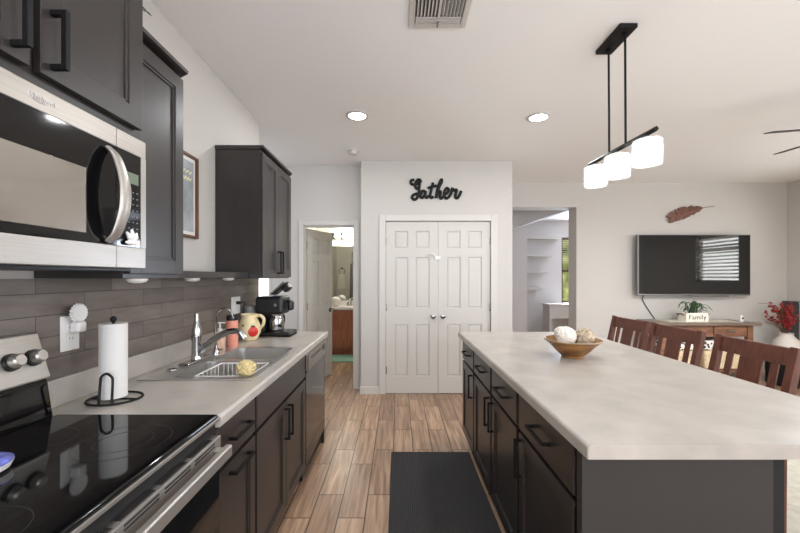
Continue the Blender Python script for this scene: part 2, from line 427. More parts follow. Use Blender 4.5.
bm = new(); box(bm, DWX0, DWX1, 9.10, 9.11, DWZ0, DWZ1); gw = struct('window_4', bm, 'garden')
bm = new()
box(bm, DWX0, DWX0+.04, 9.03, 9.08, DWZ0, DWZ1); box(bm, DWX1-.04, DWX1, 9.03, 9.08, DWZ0, DWZ1)
for z in (DWZ0, 1.50, DWZ1-.05): box(bm, DWX0, DWX1, 9.03, 9.08, z, z+.05)
struct('window_frame', bm, 'frame', gw)
bm = new()
z = 1.72
while z < DWZ1-.03: box(bm, DWX0+.01, DWX1-.01, 9.0, 9.03, z, z+.004); z += .055
struct('window_blind', bm, 'blind', gw)

# baseboards
def base_x(name, x0, x1, y, s):
    bm = new(); prism(bm, [(y, .001), (y+s*.014, .001), (y+s*.014, .075), (y+s*.006, .09), (y, .09)], 'X', x0, x1); struct(name, bm, 'white')
def base_y(name, x, s, y0, y1):
    bm = new(); prism(bm, [(x, .001), (x+s*.014, .001), (x+s*.014, .075), (x+s*.006, .09), (x, .09)], 'Y', y0, y1); struct(name, bm, 'white')
base_x('baseboard_pantry_left', PX0-.014, DX0-.077, PY-.0005, -1)
base_x('baseboard_pantry_right', DX1+.077, PX1+.014, PY-.0005, -1)
base_y('baseboard_pantry_side', PX0-.0005, -1, PY, 4.549)
base_y('baseboard_pantry_far_side', PX1+.0005, 1, PY, TY-.001)
base_x('baseboard_far', OX1+.01, RW-.001, TY-.0005, -1)
base_y('baseboard_right', RW-.0005, -1, 1.87, TY-.02)
base_x('baseboard_hall', -2.99, BX0-.062, 4.5495, -1)
base_y('baseboard_bathroom_right', -.3005, -1, 4.67, 6.49)
base_x('baseboard_den', 2.63, 6.09, 8.9995, -1)

# casings
def casing(name, x0, x1, z1, y, wd):
    bm = new()
    for a, b in ((x0-wd, x0), (x1, x1+wd)): box(bm, a, b, y-.018, y, .001, z1+wd, .005)
    box(bm, x0, x1, y-.018, y, z1, z1+wd, .005)
    struct(name, bm, 'white')
casing('trim_2', DX0, DX1, DZ, PY-.0005, .075)
casing('trim_3', BX0, BX1, BZ, 4.5495, .058)
bm = new()                                                                  # bathroom door jamb with stop
box(bm, BX0, BX0+.004, 4.552, 4.658, .001, BZ-.001); box(bm, BX1-.012, BX1, 4.552, 4.658, .001, BZ-.001); box(bm, BX0+.012, BX1-.012, 4.552, 4.658, BZ-.013, BZ-.001)
struct('trim_4', bm, 'white')
bm = new(); box(bm, DX0, DX1, PY+.06, PY+.105, 0.001, .006); struct('trim_5', bm, 'black')

# six panel doors
def six_panel(width, height, th=.036):
    """local: x 0..width, y 0 (front) .. th, z 0..height"""
    bm = new(); rec = .013
    k = width/.61; hh = height/2.03
    cols = [(.098*k, .262*k), (.345*k, .512*k)]
    rows = [(.20*hh, .815*hh), (1.005*hh, 1.61*hh), (1.71*hh, 1.918*hh)]
    xs = [0, cols[0][0], cols[0][1], cols[1][0], cols[1][1], width]; zs = [0]
    for a, b in rows: zs += [a, b]
    zs.append(height)
    for i in (0, 2, 4): box(bm, xs[i], xs[i+1], 0, th, 0, height)
    for i in (1, 3):
        for j in (0, 2, 4, 6): box(bm, xs[i], xs[i+1], 0, th, zs[j], zs[j+1])
        for j in (1, 3, 5):
            a, b, c, d = xs[i], xs[i+1], zs[j], zs[j+1]
            box(bm, a, b, rec, th-rec, c, d)
            for side in (0, 1):                                             # raised field with sloped edges
                t = bmesh.new(); y0 = rec if side == 0 else th-rec; y1 = .002 if side == 0 else th-.002
                o_ = [(a+.010, c+.010), (b-.010, c+.010), (b-.010, d-.010), (a+.010, d-.010)]
                i_ = [(a+.028, c+.028), (b-.028, c+.028), (b-.028, d-.028), (a+.028, d-.028)]
                A = [t.verts.new((p[0], y0, p[1])) for p in o_]; B = [t.verts.new((p[0], y1, p[1])) for p in i_]
                t.faces.new(B)
                for q in range(4): t.faces.new((A[q], A[(q+1) % 4], B[(q+1) % 4], B[q]))
                bmesh.ops.recalc_face_normals(t, faces=t.faces[:])
                merge(bm, t)
    return bm
def knob_bm(c, r=.026):
    bm = new(); mx = Matrix.Rotation(PI/2, 4, 'X')
    lathe(bm, [(0, 0), (.032, 0), (.032, .004), (.012, .008), (.011, .026), (r*.8, .032), (r, .044), (r*.8, .056), (0, .060)], c, 24, mx)
    return bm
lw = (DX1-DX0-.014)/2
for k, x in enumerate((DX0+.0045, DX0+.0095+lw)):
    bm = six_panel(lw, DZ-.012); bmesh.ops.translate(bm, verts=bm.verts, vec=(x, PY+.012, .008))
    d = struct('door_%d' % (k+1), bm, 'door')
    kx = x+lw-.055 if k == 0 else x+.055
    obj('door_knob', knob_bm((kx, PY+.012, .915)), 'nickel', d)
    for z in (.28, 1.02, 1.80):
        hx = x-.001 if k == 0 else x+lw+.001
        bm = new(); cyl(bm, (hx, PY+.004, z-.045), .006, .09, n=12); box(bm, hx-.010, hx+.010, PY+.0055, PY+.0115, z-.044, z+.044); obj('hinge', bm, 'nickel', d)
# child latch on the pantry doors
t = thing('door_latch', 'small white child safety latch across the top of the closed double doors', 'latch', (.46, PY+.01, 1.60))
bm = new(); box(bm, .435, .50, PY-.004, PY+.0115, 1.58, 1.625, .004); obj('latch_body', bm, 'plate', t)
bm = new(); tube(bm, smooth([(.44, PY-.004, 1.61), (.41, PY-.014, 1.645), (.37, PY-.012, 1.655), (.355, PY-.003, 1.645)], 5), .006, 8); obj('latch_arm', bm, 'plate', t)
# bathroom door, swung into the bathroom
bm = six_panel(.60, 1.985)
bmesh.ops.translate(bm, verts=bm.verts, vec=(0, 0, .008))
DA = math.radians(69)
bd = struct('door_3', bm, 'door'); bd.location = (BX0+.012, 4.684, 0); bd.rotation_euler = (0, 0, DA)
for sgn, y in ((1, 0), (-1, .036)):
    kb = new(); lathe(kb, [(0, 0), (.030, 0), (.030, .004), (.012, .008), (.011, .026), (.020, .032), (.026, .044), (.020, .054), (0, .058)], (.54, y, .915), 24, Matrix.Rotation(sgn*PI/2, 4, 'X'))
    me = bpy.data.meshes.new('door_knob'); kb.to_mesh(me); kb.free(); me.materials.append(M['nickel'])
    o = bpy.data.objects.new('door_knob', me); COL.objects.link(o); o.parent = bd
for z in (.25, 1.0, 1.78):
    hb = new(); cyl(hb, (-.004, -.004, z-.045), .005, .09, n=10)
    me = bpy.data.meshes.new('hinge'); hb.to_mesh(me); hb.free(); me.materials.append(M['nickel'])
    o = bpy.data.objects.new('hinge', me); COL.objects.link(o); o.parent = bd

# backsplash tiles
bm = new(); box(bm, LW+.0005, LW+.010, -.6, 3.22, 1.018, 1.3705); struct('trim_6', bm, 'tile')

# ------------------------------------------------------------------ cabinet parts
def shaker(bm, xf, s, y0, y1, z0, z1, th=.020, rail=.055, rec=.009):
    """door slab whose face is at x = xf, looking along s"""
    xb = xf-s*th; X = lambda a, b: (min(a, b), max(a, b))
    f = X(xb, xf); p = X(xb, xf-s*rec)
    box(bm, *f, y0, y0+rail, z0, z1, .0025); box(bm, *f, y1-rail, y1, z0, z1, .0025)
    box(bm, *f, y0+rail-.002, y1-rail+.002, z0, z0+rail, .0025); box(bm, *f, y0+rail-.002, y1-rail+.002, z1-rail, z1, .0025)
    box(bm, *p, y0+rail-.004, y1-rail+.004, z0+rail-.004, z1-rail+.004)
    # inner moulding
    q = X(xf-s*(rec+.001), xf-s*.004); m_ = .010
    a, b, c, d = y0+rail, y1-rail, z0+rail, z1-rail
    box(bm, *q, a-.001, a+m_, c, d, .002); box(bm, *q, b-m_, b+.001, c, d, .002); box(bm, *q, a, b, c-.001, c+m_, .002); box(bm, *q, a, b, d-m_, d+.001, .002)
    return bm
def slab(bm, xf, s, y0, y1, z0, z1, th=.020):
    xb = xf-s*th; box(bm, min(xb, xf), max(xb, xf), y0, y1, z0, z1, .005, 3); return bm
def pull(parent, xf, s, y, z, length, vert, r=.0055, out=.032):
    """square bar pull on a face at x = xf"""
    bm = new(); X = lambda a, b: (min(a, b), max(a, b)); h = length/2
    if vert:
        box(bm, *X(xf+s*(out-2*r), xf+s*out), y-r, y+r, z-h, z+h, .0012)
        for q in (z-h, z+h-2*r): box(bm, *X(xf+s*.0002, xf+s*(out-2*r)), y-r, y+r, q, q+2*r, .0008)
    else:
        box(bm, *X(xf+s*(out-2*r), xf+s*out), y-h, y+h, z-r, z+r, .0012)
        for q in (y-h, y+h-2*r): box(bm, *X(xf+s*.0002, xf+s*(out-2*r)), q, q+2*r, z-r, z+r, .0008)
    return obj('handle', bm, 'black', parent)
def carcass(bm, x0, x1, y0, y1, z0=.10, z1=.876, kick=None, top=True):
    if top: box(bm, x0, x1, y0, y1, z0, z1, .0015)
    else:
        t = .018
        box(bm, x0, x1, y0, y0+t, z0, z1); box(bm, x0, x1, y1-t, y1, z0, z1); box(bm, x0, x1, y0+t, y1-t, z0, z0+t)
    if kick: box(bm, kick[0], kick[1], y0, y1, .001, z0)
    return bm

# ------------------------------------------------------------------ left run: cabinets under the worktop
FX = -.612                                                                  # face of doors
CB = LW+.003
# narrow cabinet beside the range
y0, y1 = 1.229, 1.596
t = thing('base_cabinet', 'narrow dark base cabinet beside the stove, one drawer above a pull-out door', 'cabinet', (-.9, 1.41, 0))
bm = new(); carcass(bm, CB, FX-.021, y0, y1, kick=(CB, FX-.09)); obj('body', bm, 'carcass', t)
bm = new(); slab(bm, FX, 1, y0+.009, y1-.009, .715, .862); d = obj('drawer', bm, 'cab', t); pull(d, FX, 1, (y0+y1)/2+.01, .79, .17, False)
bm = new(); shaker(bm, FX, 1, y0+.009, y1-.009, .115, .700); d = obj('door', bm, 'cab', t); pull(d, FX, 1, (y0+y1)/2+.01, .665, .17, False)
# sink cabinet
y0, y1 = 1.598, 2.458
t = thing('sink_cabinet', 'wide dark sink cabinet with plain top panel and two doors under the steel sink', 'cabinet', (-.9, 2.03, 0))
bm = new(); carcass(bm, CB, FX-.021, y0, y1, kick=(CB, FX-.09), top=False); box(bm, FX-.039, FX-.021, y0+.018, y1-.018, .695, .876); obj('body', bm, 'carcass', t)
bm = new(); slab(bm, FX, 1, y0+.009, y1-.009, .715, .862); obj('front_panel', bm, 'cab', t)
for a, b, hy in ((y0+.009, 2.025, 1.996), (2.031, y1-.009, 2.06)):
    bm = new(); shaker(bm, FX, 1, a, b, .115, .700); d = obj('door', bm, 'cab', t); pull(d, FX, 1, hy, .585, .17, True)
# dishwasher
y0, y1 = 2.462, 3.062
M['dwsteel'] = mat('dishwasher_steel', (66, 63, 60), .10, .85, spec=.6)
t = thing('dishwasher', 'glossy dark dishwasher with a silver control strip at the far end of the counter', 'dishwasher', (-.9, 2.76, 0))
bm = new(); box(bm, CB, FX-.025, y0, y1, .02, .874); obj('body', bm, 'blackplastic', t)
bm = new(); box(bm, FX-.024, FX, y0+.004, y1-.004, .115, .735, .004); obj('door', bm, 'dwsteel', t)
bm = new(); box(bm, FX-.024, FX+.014, y0+.004, y1-.004, .740, .868, .012, 3); cp = obj('control_panel', bm, 'nickel', t)
bm = new()
box(bm, FX+.0141, FX+.0156, y1-.13, y1-.04, .80, .838, .0005); obj('display', bm, 'blackplastic', cp)
for k in range(7):
    bm = new(); box(bm, FX+.0141, FX+.0156, y0+.10+k*.05, y0+.128+k*.05, .815, .828, .0004); obj('button', bm, 'blackplastic', cp)
bm = new(); box(bm, FX+.0005, FX+.013, y0+.12, y1-.12, .741, .775, .004); obj('handle', bm, 'blackplastic', t)
bm = new(); box(bm, FX-.09, FX-.075, y0+.004, y1-.004, .02, .110); obj('toe_kick', bm, 'blackplastic', t)
bm = new(); box(bm, CB, FX-.002, 3.065, 3.095, .001, .876, .002)
tag(obj('end_panel', bm, 'cab', loc=(-.9, 3.08, 0)), 'dark end panel closing the counter run past the dishwasher', 'panel')

# worktop with the sink cut out
CX0, CX1, CY0, CY1, ZC = LW+.002, -.588, 1.227, 3.11, .918
SX0, SX1, SY0, SY1 = -1.135, -.655, 1.655, 2.395                            # hole
t = thing('worktop', 'pale beige laminate worktop with upstand holding the steel sink and coffee maker', 'worktop', (-.9, 2.18, .878))
bm = new()
box(bm, CX0, SX0, CY0, CY1, .878, ZC); box(bm, SX1, CX1-.018, CY0, CY1, .878, ZC); box(bm, SX0, SX1, CY0, SY0, .878, ZC); box(bm, SX0, SX1, SY1, CY1, .878, ZC)
obj('top', bm, 'counter', t)
bm = new(); r = .02
prof = [(CX1-.018, .878), (CX1-.004, .878), (CX1, .884), (CX1, ZC-.012)] + [(CX1-.012+.012*math.cos(a), ZC-.012+.012*math.sin(a)) for a in (PI/8, PI/4, 3*PI/8)] + [(CX1-.012, ZC), (CX1-.018, ZC)]
prism(bm, prof, 'Y', CY0, CY1); obj('front_edge', bm, 'counteredge', t)
bm = new(); box(bm, CX0, CX0+.020, CY0, CY1, ZC+.0003, 1.017, .004); obj('upstand', bm, 'counter', t)

# sink
t = thing('sink', 'double bowl stainless steel sink set into the pale worktop', 'sink', (-.9, 2.02, ZC))
bm = new()
a, b, c, d = SX0-.022, SX1+.014, SY0-.02, SY1+.02
bowls = [(-1.02, -.672, 1.675, 1.995), (-1.02, -.672, 2.045, 2.375)]
z0, z1 = ZC+.0006, ZC+.006
box(bm, a, bowls[0][0], c, d, z0, z1, .002); box(bm, bowls[0][1], b, c, d, z0, z1, .002)
box(bm, bowls[0][0], bowls[0][1], c, bowls[0][2], z0, z1, .002); box(bm, bowls[0][0], bowls[0][1], bowls[0][3], bowls[1][2], z0, z1, .002); box(bm, bowls[0][0], bowls[0][1], bowls[1][3], d, z0, z1, .002)
obj('rim', bm, 'steelsink', t)
for x0_, x1_, y0_, y1_ in bowls:
    q = bmesh.new(); bmesh.ops.create_cube(q, size=1)
    for v in q.verts: v.co = ((x0_+x1_)/2+v.co.x*(x1_-x0_), (y0_+y1_)/2+v.co.y*(y1_-y0_), (z1+.735)/2+v.co.z*(z1-.735))
    top = [f for f in q.faces if f.normal.z > .9]; bmesh.ops.delete(q, geom=top, context='FACES_ONLY')
    ed = [e for e in q.edges if not e.is_boundary]; bmesh.ops.bevel(q, geom=ed, offset=.045, segments=5, profile=.5, affect='EDGES')
    for f in q.faces: f.normal_flip()
    bm = merge(new(), q); bw = obj('bowl', bm, 'steelsink', t)
    bm = new(); lathe(bm, [(0, .7362), (.030, .7362), (.042, .7380), (.045, .7362)], ((x0_+x1_)/2, (y0_+y1_)/2, 0), 24); obj('drain', bm, 'nickel', bw)

# faucet: lever on a tall body, spout sweeping out over the bowls
ZR = z1+.0006
fx, fy = -1.088, 2.0
t = thing('faucet', 'chrome kitchen faucet with tall lever and long swept spout behind the sink', 'faucet', (fx, fy, ZR))
bm = new(); box(bm, fx-.028, fx+.028, fy-.125, fy+.115, ZR, ZR+.012, .006, 3); obj('base_plate', bm, 'chrome', t)
bm = new(); lathe(bm, [(.0, ZR+.012), (.030, ZR+.012), (.026, ZR+.03), (.024, ZR+.10), (.027, ZR+.125), (.026, ZR+.14), (0, ZR+.141)], (fx, fy, 0), 24); obj('body', bm, 'chrome', t)
bm = new(); lathe(bm, [(0, ZR+.142), (.025, ZR+.142), (.024, ZR+.165), (.014, ZR+.21), (.010, ZR+.235), (.013, ZR+.245), (.010, ZR+.256), (0, ZR+.258)], (fx, fy, 0), 24); obj('lever', bm, 'chrome', t)
bm = new(); P = smooth([(fx+.018, fy-.002, ZR+.05), (fx+.06, fy-.005, ZR+.088), (fx+.12, fy-.01, ZR+.13), (fx+.18, fy-.014, ZR+.158), (fx+.225, fy-.018, ZR+.163), (fx+.255, fy-.02, ZR+.150)], 6)
tube(bm, P, [.020-.006*i/(len(P)-1) for i in range(len(P))], 14); sp = obj('spout', bm, 'chrome', t)
bm = new(); tube(bm, [(fx+.245, fy-.02, ZR+.156), (fx+.268, fy-.021, ZR+.122)], .017, 16); obj('aerator', bm, 'chrome', sp)
# filtered water tap
gx, gy = -1.07, 2.17
t = thing('water_tap', 'slim chrome gooseneck drinking water tap beside the main faucet', 'tap', (gx, gy, ZR))
bm = new(); lathe(bm, [(0, ZR), (.022, ZR), (.020, ZR+.012), (.012, ZR+.035), (.008, ZR+.05), (0, ZR+.05)], (gx, gy, 0), 20); obj('base', bm, 'chrome', t)
bm = new(); tube(bm, smooth([(gx, gy, ZR+.045), (gx, gy, ZR+.20), (gx+.012, gy, ZR+.245), (gx+.05, gy, ZR+.268), (gx+.088, gy, ZR+.25), (gx+.104, gy, ZR+.21)], 7), .0055, 10); obj('spout', bm, 'chrome', t)
bm = new(); box(bm, gx+.012, gx+.045, gy-.004, gy+.004, ZR+.026, ZR+.034, .002); obj('lever', bm, 'chrome', t)
# soap dispenser and side cap
bm = new(); lathe(bm, [(0, ZR), (.024, ZR), (.022, ZR+.006), (.010, ZR+.010), (0, ZR+.011)], (-1.10, 1.80, 0), 20)
tag(obj('sink_hole_cover', bm, 'chrome', loc=(-1.10, 1.80, ZR)), 'round chrome hole cover on the near back corner of the sink', 'cover')

# wire basket in the near bowl
x0_, x1_, y0_, y1_ = -.94, -.69, 1.71, 1.975
t = thing('dish_basket', 'white wire dish basket hanging in the near sink bowl', 'basket', (-.85, 1.84, .80))
M['wire'] = mat('white_wire', (224, 220, 212), .35)
bm = new()
for z in (.806, .917): tube(bm, [(x0_, y0_, z), (x1_, y0_, z), (x1_, y1_, z), (x0_, y1_, z)], .0035, 8, True)
obj('frame', bm, 'wire', t)
bm = new()
for k in range(11):
    x = x0_+.01+(x1_-x0_-.02)*k/10
    tube(bm, [(x, y1_, .917), (x, y1_, .806), (x, y0_, .806), (x, y0_, .917)], .0025, 6)
for k in range(1, 7):
    y = y0_+(y1_-y0_)*k/7
    tube(bm, [(x0_, y, .917), (x0_, y, .806), (x1_, y, .806), (x1_, y, .917)], .0025, 6)
obj('wires', bm, 'wire', t)
bm = new(); q = bmesh.new(); bmesh.ops.create_icosphere(q, subdivisions=4, radius=.039)
for v in q.verts:
    n = v.co.normalized(); v.co = n*(.038+.0035*math.sin(31*n.x+5*n.z)*math.sin(27*n.y+3)+.002*random.random())
merge(bm, q, Matrix.Translation((-.695, 1.695, ZC+.042)) @ Matrix.Diagonal((1.1, .9, .95, 1)))
tag(obj('scrub_sponge', bm, 'sponge', loc=(-.695, 1.695, ZC+.01)), 'round cream loofah sponge on the front rim of the sink', 'sponge')

# bottles
t = thing('soap_bottle', 'clear pump bottle with orange soap behind the sink', 'bottle', (-1.10, 2.283, ZR))
sx, sy = -1.10, 2.283
bm = new(); lathe(bm, [(0, ZR), (.030, ZR), (.032, ZR+.008), (.032, ZR+.09), (.024, ZR+.112), (.013, ZR+.120), (0, ZR+.121)], (sx, sy, 0), 24); obj('bottle_body', bm, 'clear', t)
bm = new(); lathe(bm, [(0, ZR+.003), (.028, ZR+.003), (.029, ZR+.010), (.029, ZR+.075), (0, ZR+.075)], (sx, sy, 0), 20); obj('liquid', bm, 'soap', t, 'orange liquid soap')
bm = new(); lathe(bm, [(.013, ZR+.1212), (.014, ZR+.135), (.005, ZR+.137), (.005, ZR+.165), (.012, ZR+.166), (.012, ZR+.174), (0, ZR+.175)], (sx, sy, 0), 16); box(bm, sx, sx+.035, sy-.005, sy+.005, ZR+.166, ZR+.174, .002); obj('pump', bm, 'plate', t)
t = thing('coral_bottle', 'coral pink bottle with a black cap between soap and pitcher', 'bottle', (-1.098, 2.45, ZC))
bm = new(); lathe(bm, [(0, ZC+.0008), (.035, ZC+.0008), (.037, ZC+.006), (.037, ZC+.165), (.034, ZC+.172), (0, ZC+.172)], (-1.098, 2.45, 0), 28); obj('bottle_body', bm, 'coral', t)
bm = new(); lathe(bm, [(0, ZC+.1725), (.034, ZC+.1725), (.036, ZC+.176), (.035, ZC+.204), (.030, ZC+.209), (0, ZC+.209)], (-1.098, 2.45, 0), 28); obj('cap', bm, 'blackplastic', t)

# apple pitcher
px_, py_ = -1.085, 2.70
t = thing('apple_pitcher', 'cream ceramic pitcher painted with a red apple beside the coffee maker', 'pitcher', (px_, py_, ZC))
bm = new()
lathe(bm, [(0, ZC+.001), (.048, ZC+.001), (.058, ZC+.010), (.080, ZC+.055), (.082, ZC+.085), (.070, ZC+.125), (.056, ZC+.155), (.056, ZC+.175), (.063, ZC+.190), (.058, ZC+.190), (.050, ZC+.172), (.050, ZC+.155), (.06, ZC+.12), (.05, ZC+.03), (0, ZC+.02)], (px_, py_, 0), 36)
obj('pitcher_body', bm, 'creamglaze', t)
bm = new(); tube(bm, smooth([(px_+.052, py_-.012, ZC+.170), (px_+.085, py_-.015, ZC+.180), (px_+.112, py_-.02, ZC+.155), (px_+.108, py_-.02, ZC+.115), (px_+.080, py_-.017, ZC+.082)], 6), .011, 10); obj('handle', bm, 'creamglaze', t)
def on_pitcher(ang, zc, rx, rz, nm, m, lab):
    bm = new(); q = bmesh.new(); bmesh.ops.create_uvsphere(q, u_segments=18, v_segments=10, radius=1)
    merge(bm, q, Matrix.Translation((px_+.078*math.cos(ang), py_+.078*math.sin(ang), zc)) @ Matrix.Rotation(ang, 4, 'Z') @ Matrix.Diagonal((.008, rx, rz, 1)))
    return obj(nm, bm, m, t, lab)
on_pitcher(-.85, ZC+.068, .036, .036, 'painted_apple', 'red', 'red painted apple')
on_pitcher(-.85, ZC+.108, .016, .006, 'painted_leaf', 'green', 'green painted leaf')
on_pitcher(-1.75, ZC+.115, .006, .006, 'painted_dot', 'ink', 'dark painted seed')

# coffee maker
kx, ky = -.975, 2.925
t = thing('coffee_maker', 'black coffee maker with raised lid and glass carafe at the counter end', 'coffee maker', (kx, ky, ZC))
bm = new(); box(bm, kx-.115, kx+.150, ky-.11, ky+.11, ZC+.006, ZC+.036, .012, 3); obj('base', bm, 'blackplastic', t)
bm = new(); box(bm, kx-.118, kx+.156, ky-.113, ky+.113, ZC+.0008, ZC+.0058, .002); obj('base_trim', bm, 'chrome', t)
bm = new(); box(bm, kx-.115, kx-.045, ky-.105, ky+.105, ZC+.036, ZC+.17, .010, 3); obj('column', bm, 'blackplastic', t)
bm = new(); box(bm, kx-.118, kx+.095, ky-.108, ky+.108, ZC+.170, ZC+.310, .025, 4); hd = obj('brew_head', bm, 'blackplastic', t)
bm = new(); cyl(bm, (kx+.04, ky-.109, ZC+.245), .012, .006, 'Y', 20); obj('control_dial', bm, 'nickel', hd)
bm = new(); lathe(bm, [(0, ZC+.037), (.055, ZC+.037), (.062, ZC+.05), (.062, ZC+.12), (.050, ZC+.150), (.052, ZC+.160), (0, ZC+.160)], (kx+.012, ky, 0), 28); ca = obj('carafe', bm, 'carafe', t, 'shiny glass carafe')
bm = new(); tube(bm, smooth([(kx+.030, ky+.045, ZC+.150), (kx+.045, ky+.088, ZC+.145), (kx+.045, ky+.092, ZC+.095), (kx+.035, ky+.055, ZC+.065)], 5), .009, 8); obj('handle', bm, 'blackplastic', ca)
lm = Matrix.Translation((kx+.0, ky, ZC+.309)) @ Matrix.Rotation(math.radians(-43), 4, 'Y')
bm = new(); box(bm, 0, .145, -.07, .07, .012, .026, .005, mtx=lm); ld = obj('lid', bm, 'nickel', t, 'raised silver lid')
bm = new(); box(bm, .012, .13, -.055, .055, 0, .0115, .003, mtx=lm); box(bm, .085, .142, -.045, .045, -.045, 0, .012, 3, mtx=lm); obj('filter_block', bm, 'blackplastic', ld)
bm = new(); cyl(bm, (kx+.096, ky, ZC+.265), .013, .035, 'X', 16); box(bm, kx+.105, kx+.150, ky-.035, ky+.035, ZC+.195, ZC+.275, .02, 3); obj('steam_knob', bm, 'blackplastic', t)
# grey canister behind the pitcher
t = thing('grinder_cup', 'translucent grey canister with grey lid behind the pitcher', 'canister', (-1.148, 2.875, ZC))
M['greyplastic'] = mat('grey_plastic', (150, 146, 142), .4)
bm = new(); lathe(bm, [(0, ZC+.001), (.045, ZC+.001), (.047, ZC+.005), (.042, ZC+.19), (0, ZC+.19)], (-1.148, 2.875, 0), 28); obj('cup', bm, 'greyplastic', t)
M['greylid'] = mat('grey_lid', (120, 117, 115), .4)
bm = new(); lathe(bm, [(0, ZC+.1905), (.045, ZC+.1905), (.046, ZC+.22), (.040, ZC+.235), (0, ZC+.235)], (-1.148, 2.875, 0), 28); obj('lid', bm, 'greylid', t)

# paper towel holder
tx, ty = -1.065, 1.385
t = thing('towel_holder', 'black wire paper towel holder with oval base beside the stove', 'holder', (tx, ty, ZC))
bm = new(); n = 40
P = [(tx+.006+.088*math.cos(2*PI*k/n), ty+.080*math.sin(2*PI*k/n), ZC+.0055) for k in range(n)]
tube(bm, P, .0042, 8, True); obj('base_ring', bm, 'black', t)
bm = new(); tube(bm, [(tx, ty, ZC+.0055), (tx, ty, ZC+.298)], .0055, 10); ball(bm, (tx, ty, ZC+.302), .011); tube(bm, [(tx-.08, ty, ZC+.004), (tx+.092, ty, ZC+.004)], .0035, 8); obj('rod', bm, 'black', t)
bm = new(); yy = ty-.066
tube(bm, [(tx+.004, yy-.008, ZC+.0055)] + smooth([(tx+.004, yy-.006, ZC+.02), (tx+.004, yy, ZC+.085), (tx+.008, yy, ZC+.103), (tx+.026, yy, ZC+.114), (tx+.044, yy, ZC+.103), (tx+.048, yy, ZC+.085), (tx+.048, yy-.004, ZC+.02)], 5) + [(tx+.048, yy-.006, ZC+.0055)], .0042, 8)
obj('retaining_arm', bm, 'black', t)
bm = new(); lathe(bm, [(.018, ZC+.012), (.0435, ZC+.012), (.044, ZC+.014), (.044, ZC+.284), (.0435, ZC+.286), (.018, ZC+.286), (.018, ZC+.012)], (tx, ty, 0), 40)
tag(obj('paper_towel_roll', bm, 'paper', loc=(tx, ty, ZC+.012)), 'white paper towel roll standing on the black wire holder', 'paper towel')

# outlets on the tiles
XT = LW+.0102
def outlet(y, z, label, hw=.039):
    t = thing('outlet', label, 'outlet', (XT, y, z))
    bm = new(); box(bm, XT, XT+.006, y-hw, y+hw, z-.064, z+.064, .003); obj('cover_plate', bm, 'plate', t)
    for dz in (-.02, .02):
        bm = new(); box(bm, XT+.0062, XT+.0085, y-.017, y+.017, z+dz-.014, z+dz+.014, .001)
        rc = obj('receptacle', bm, 'plate', t)
        bm = new()
        for q in (-.006, .006): box(bm, XT+.0086, XT+.009, y+q-.001, y+q+.001, z+dz-.003, z+dz+.006)
        obj('slots', bm, 'ink', rc)
    return t
outlet(1.366, 1.170, 'white outlet plate with a plug-in night light above the paper towels')
outlet(2.765, 1.165, 'wide white outlet plate with a black plug behind the pitcher', .072)
t = thing('night_light', 'white plug-in night light with a round scalloped shell shade', 'night light', (XT+.009, 1.372, 1.20))
bm = new(); box(bm, XT+.0092, XT+.045, 1.355, 1.395, 1.172, 1.212, .009, 3); obj('plug_body', bm, 'plate', t)
bm = new(); q = bmesh.new(); n = 72
ring = [q.verts.new((0, (.035+.0025*math.cos(k*2*PI/n*18))*math.cos(2*PI*k/n), (.035+.0025*math.cos(k*2*PI/n*18))*math.sin(2*PI*k/n))) for k in range(n)]
ring2 = [q.verts.new((.010, v.co.y*.92, v.co.z*.92)) for v in ring]; ring3 = [q.verts.new((.006, v.co.y*.5, v.co.z*.5)) for v in ring]
q.faces.new(ring[::-1])
for k in range(n): q.faces.new((ring[k], ring[(k+1) % n], ring2[(k+1) % n], ring2[k])); q.faces.new((ring2[k], ring2[(k+1) % n], ring3[(k+1) % n], ring3[k]))
q.faces.new(ring3); bmesh.ops.recalc_face_normals(q, faces=q.faces[:])
merge(bm, q, Matrix.Translation((XT+.024, 1.376, 1.243))); obj('shell_shade', bm, 'plate', t)
t = thing('coffee_plug', 'black power plug and cord in the outlet behind the pitcher', 'plug', (XT+.009, 2.765, 1.185))
bm = new(); box(bm, XT+.0093, XT+.040, 2.75, 2.78, 1.173, 1.197, .005); obj('plug', bm, 'blackplastic', t)
bm = new(); tube(bm, smooth([(XT+.038, 2.765, 1.185), (XT+.06, 2.79, 1.183), (XT+.035, 2.815, 1.13), (XT+.03, 2.815, 1.02), (XT+.03, 2.815, .925)], 6), .0035, 8); obj('cord', bm, 'blackplastic', t)

# ------------------------------------------------------------------ range
RY0, RY1 = .462, 1.222
XR = -.598
t = thing('range', 'stainless electric range with black glass cooktop and oven door', 'stove', (-.9, .87, 0))
bm = new(); box(bm, LW+.004, XR-.03, RY0, RY1, .02, .898); obj('body', bm, 'blackplastic', t)
bm = new(); box(bm, LW+.10, XR+.004, RY0, RY1, .900, .925, .006, 3); ck = obj('cooktop', bm, 'glassblack', t)
bm = new(); box(bm, XR+.0045, XR+.010, RY0+.002, RY1-.002, .904, .915, .002); obj('cooktop_trim', bm, 'steel', t)
def ringm(bm, cx_, cy_, r, w_=.0022):
    n = 56; q = bmesh.new()
    A = [q.verts.new((cx_+r*math.cos(2*PI*k/n), cy_+r*math.sin(2*PI*k/n), .9254)) for k in range(n)]
    B = [q.verts.new((cx_+(r-w_)*math.cos(2*PI*k/n), cy_+(r-w_)*math.sin(2*PI*k/n), .9254)) for k in range(n)]
    for k in range(n): q.faces.new((A[k], A[(k+1) % n], B[(k+1) % n], B[k]))
    merge(bm, q)
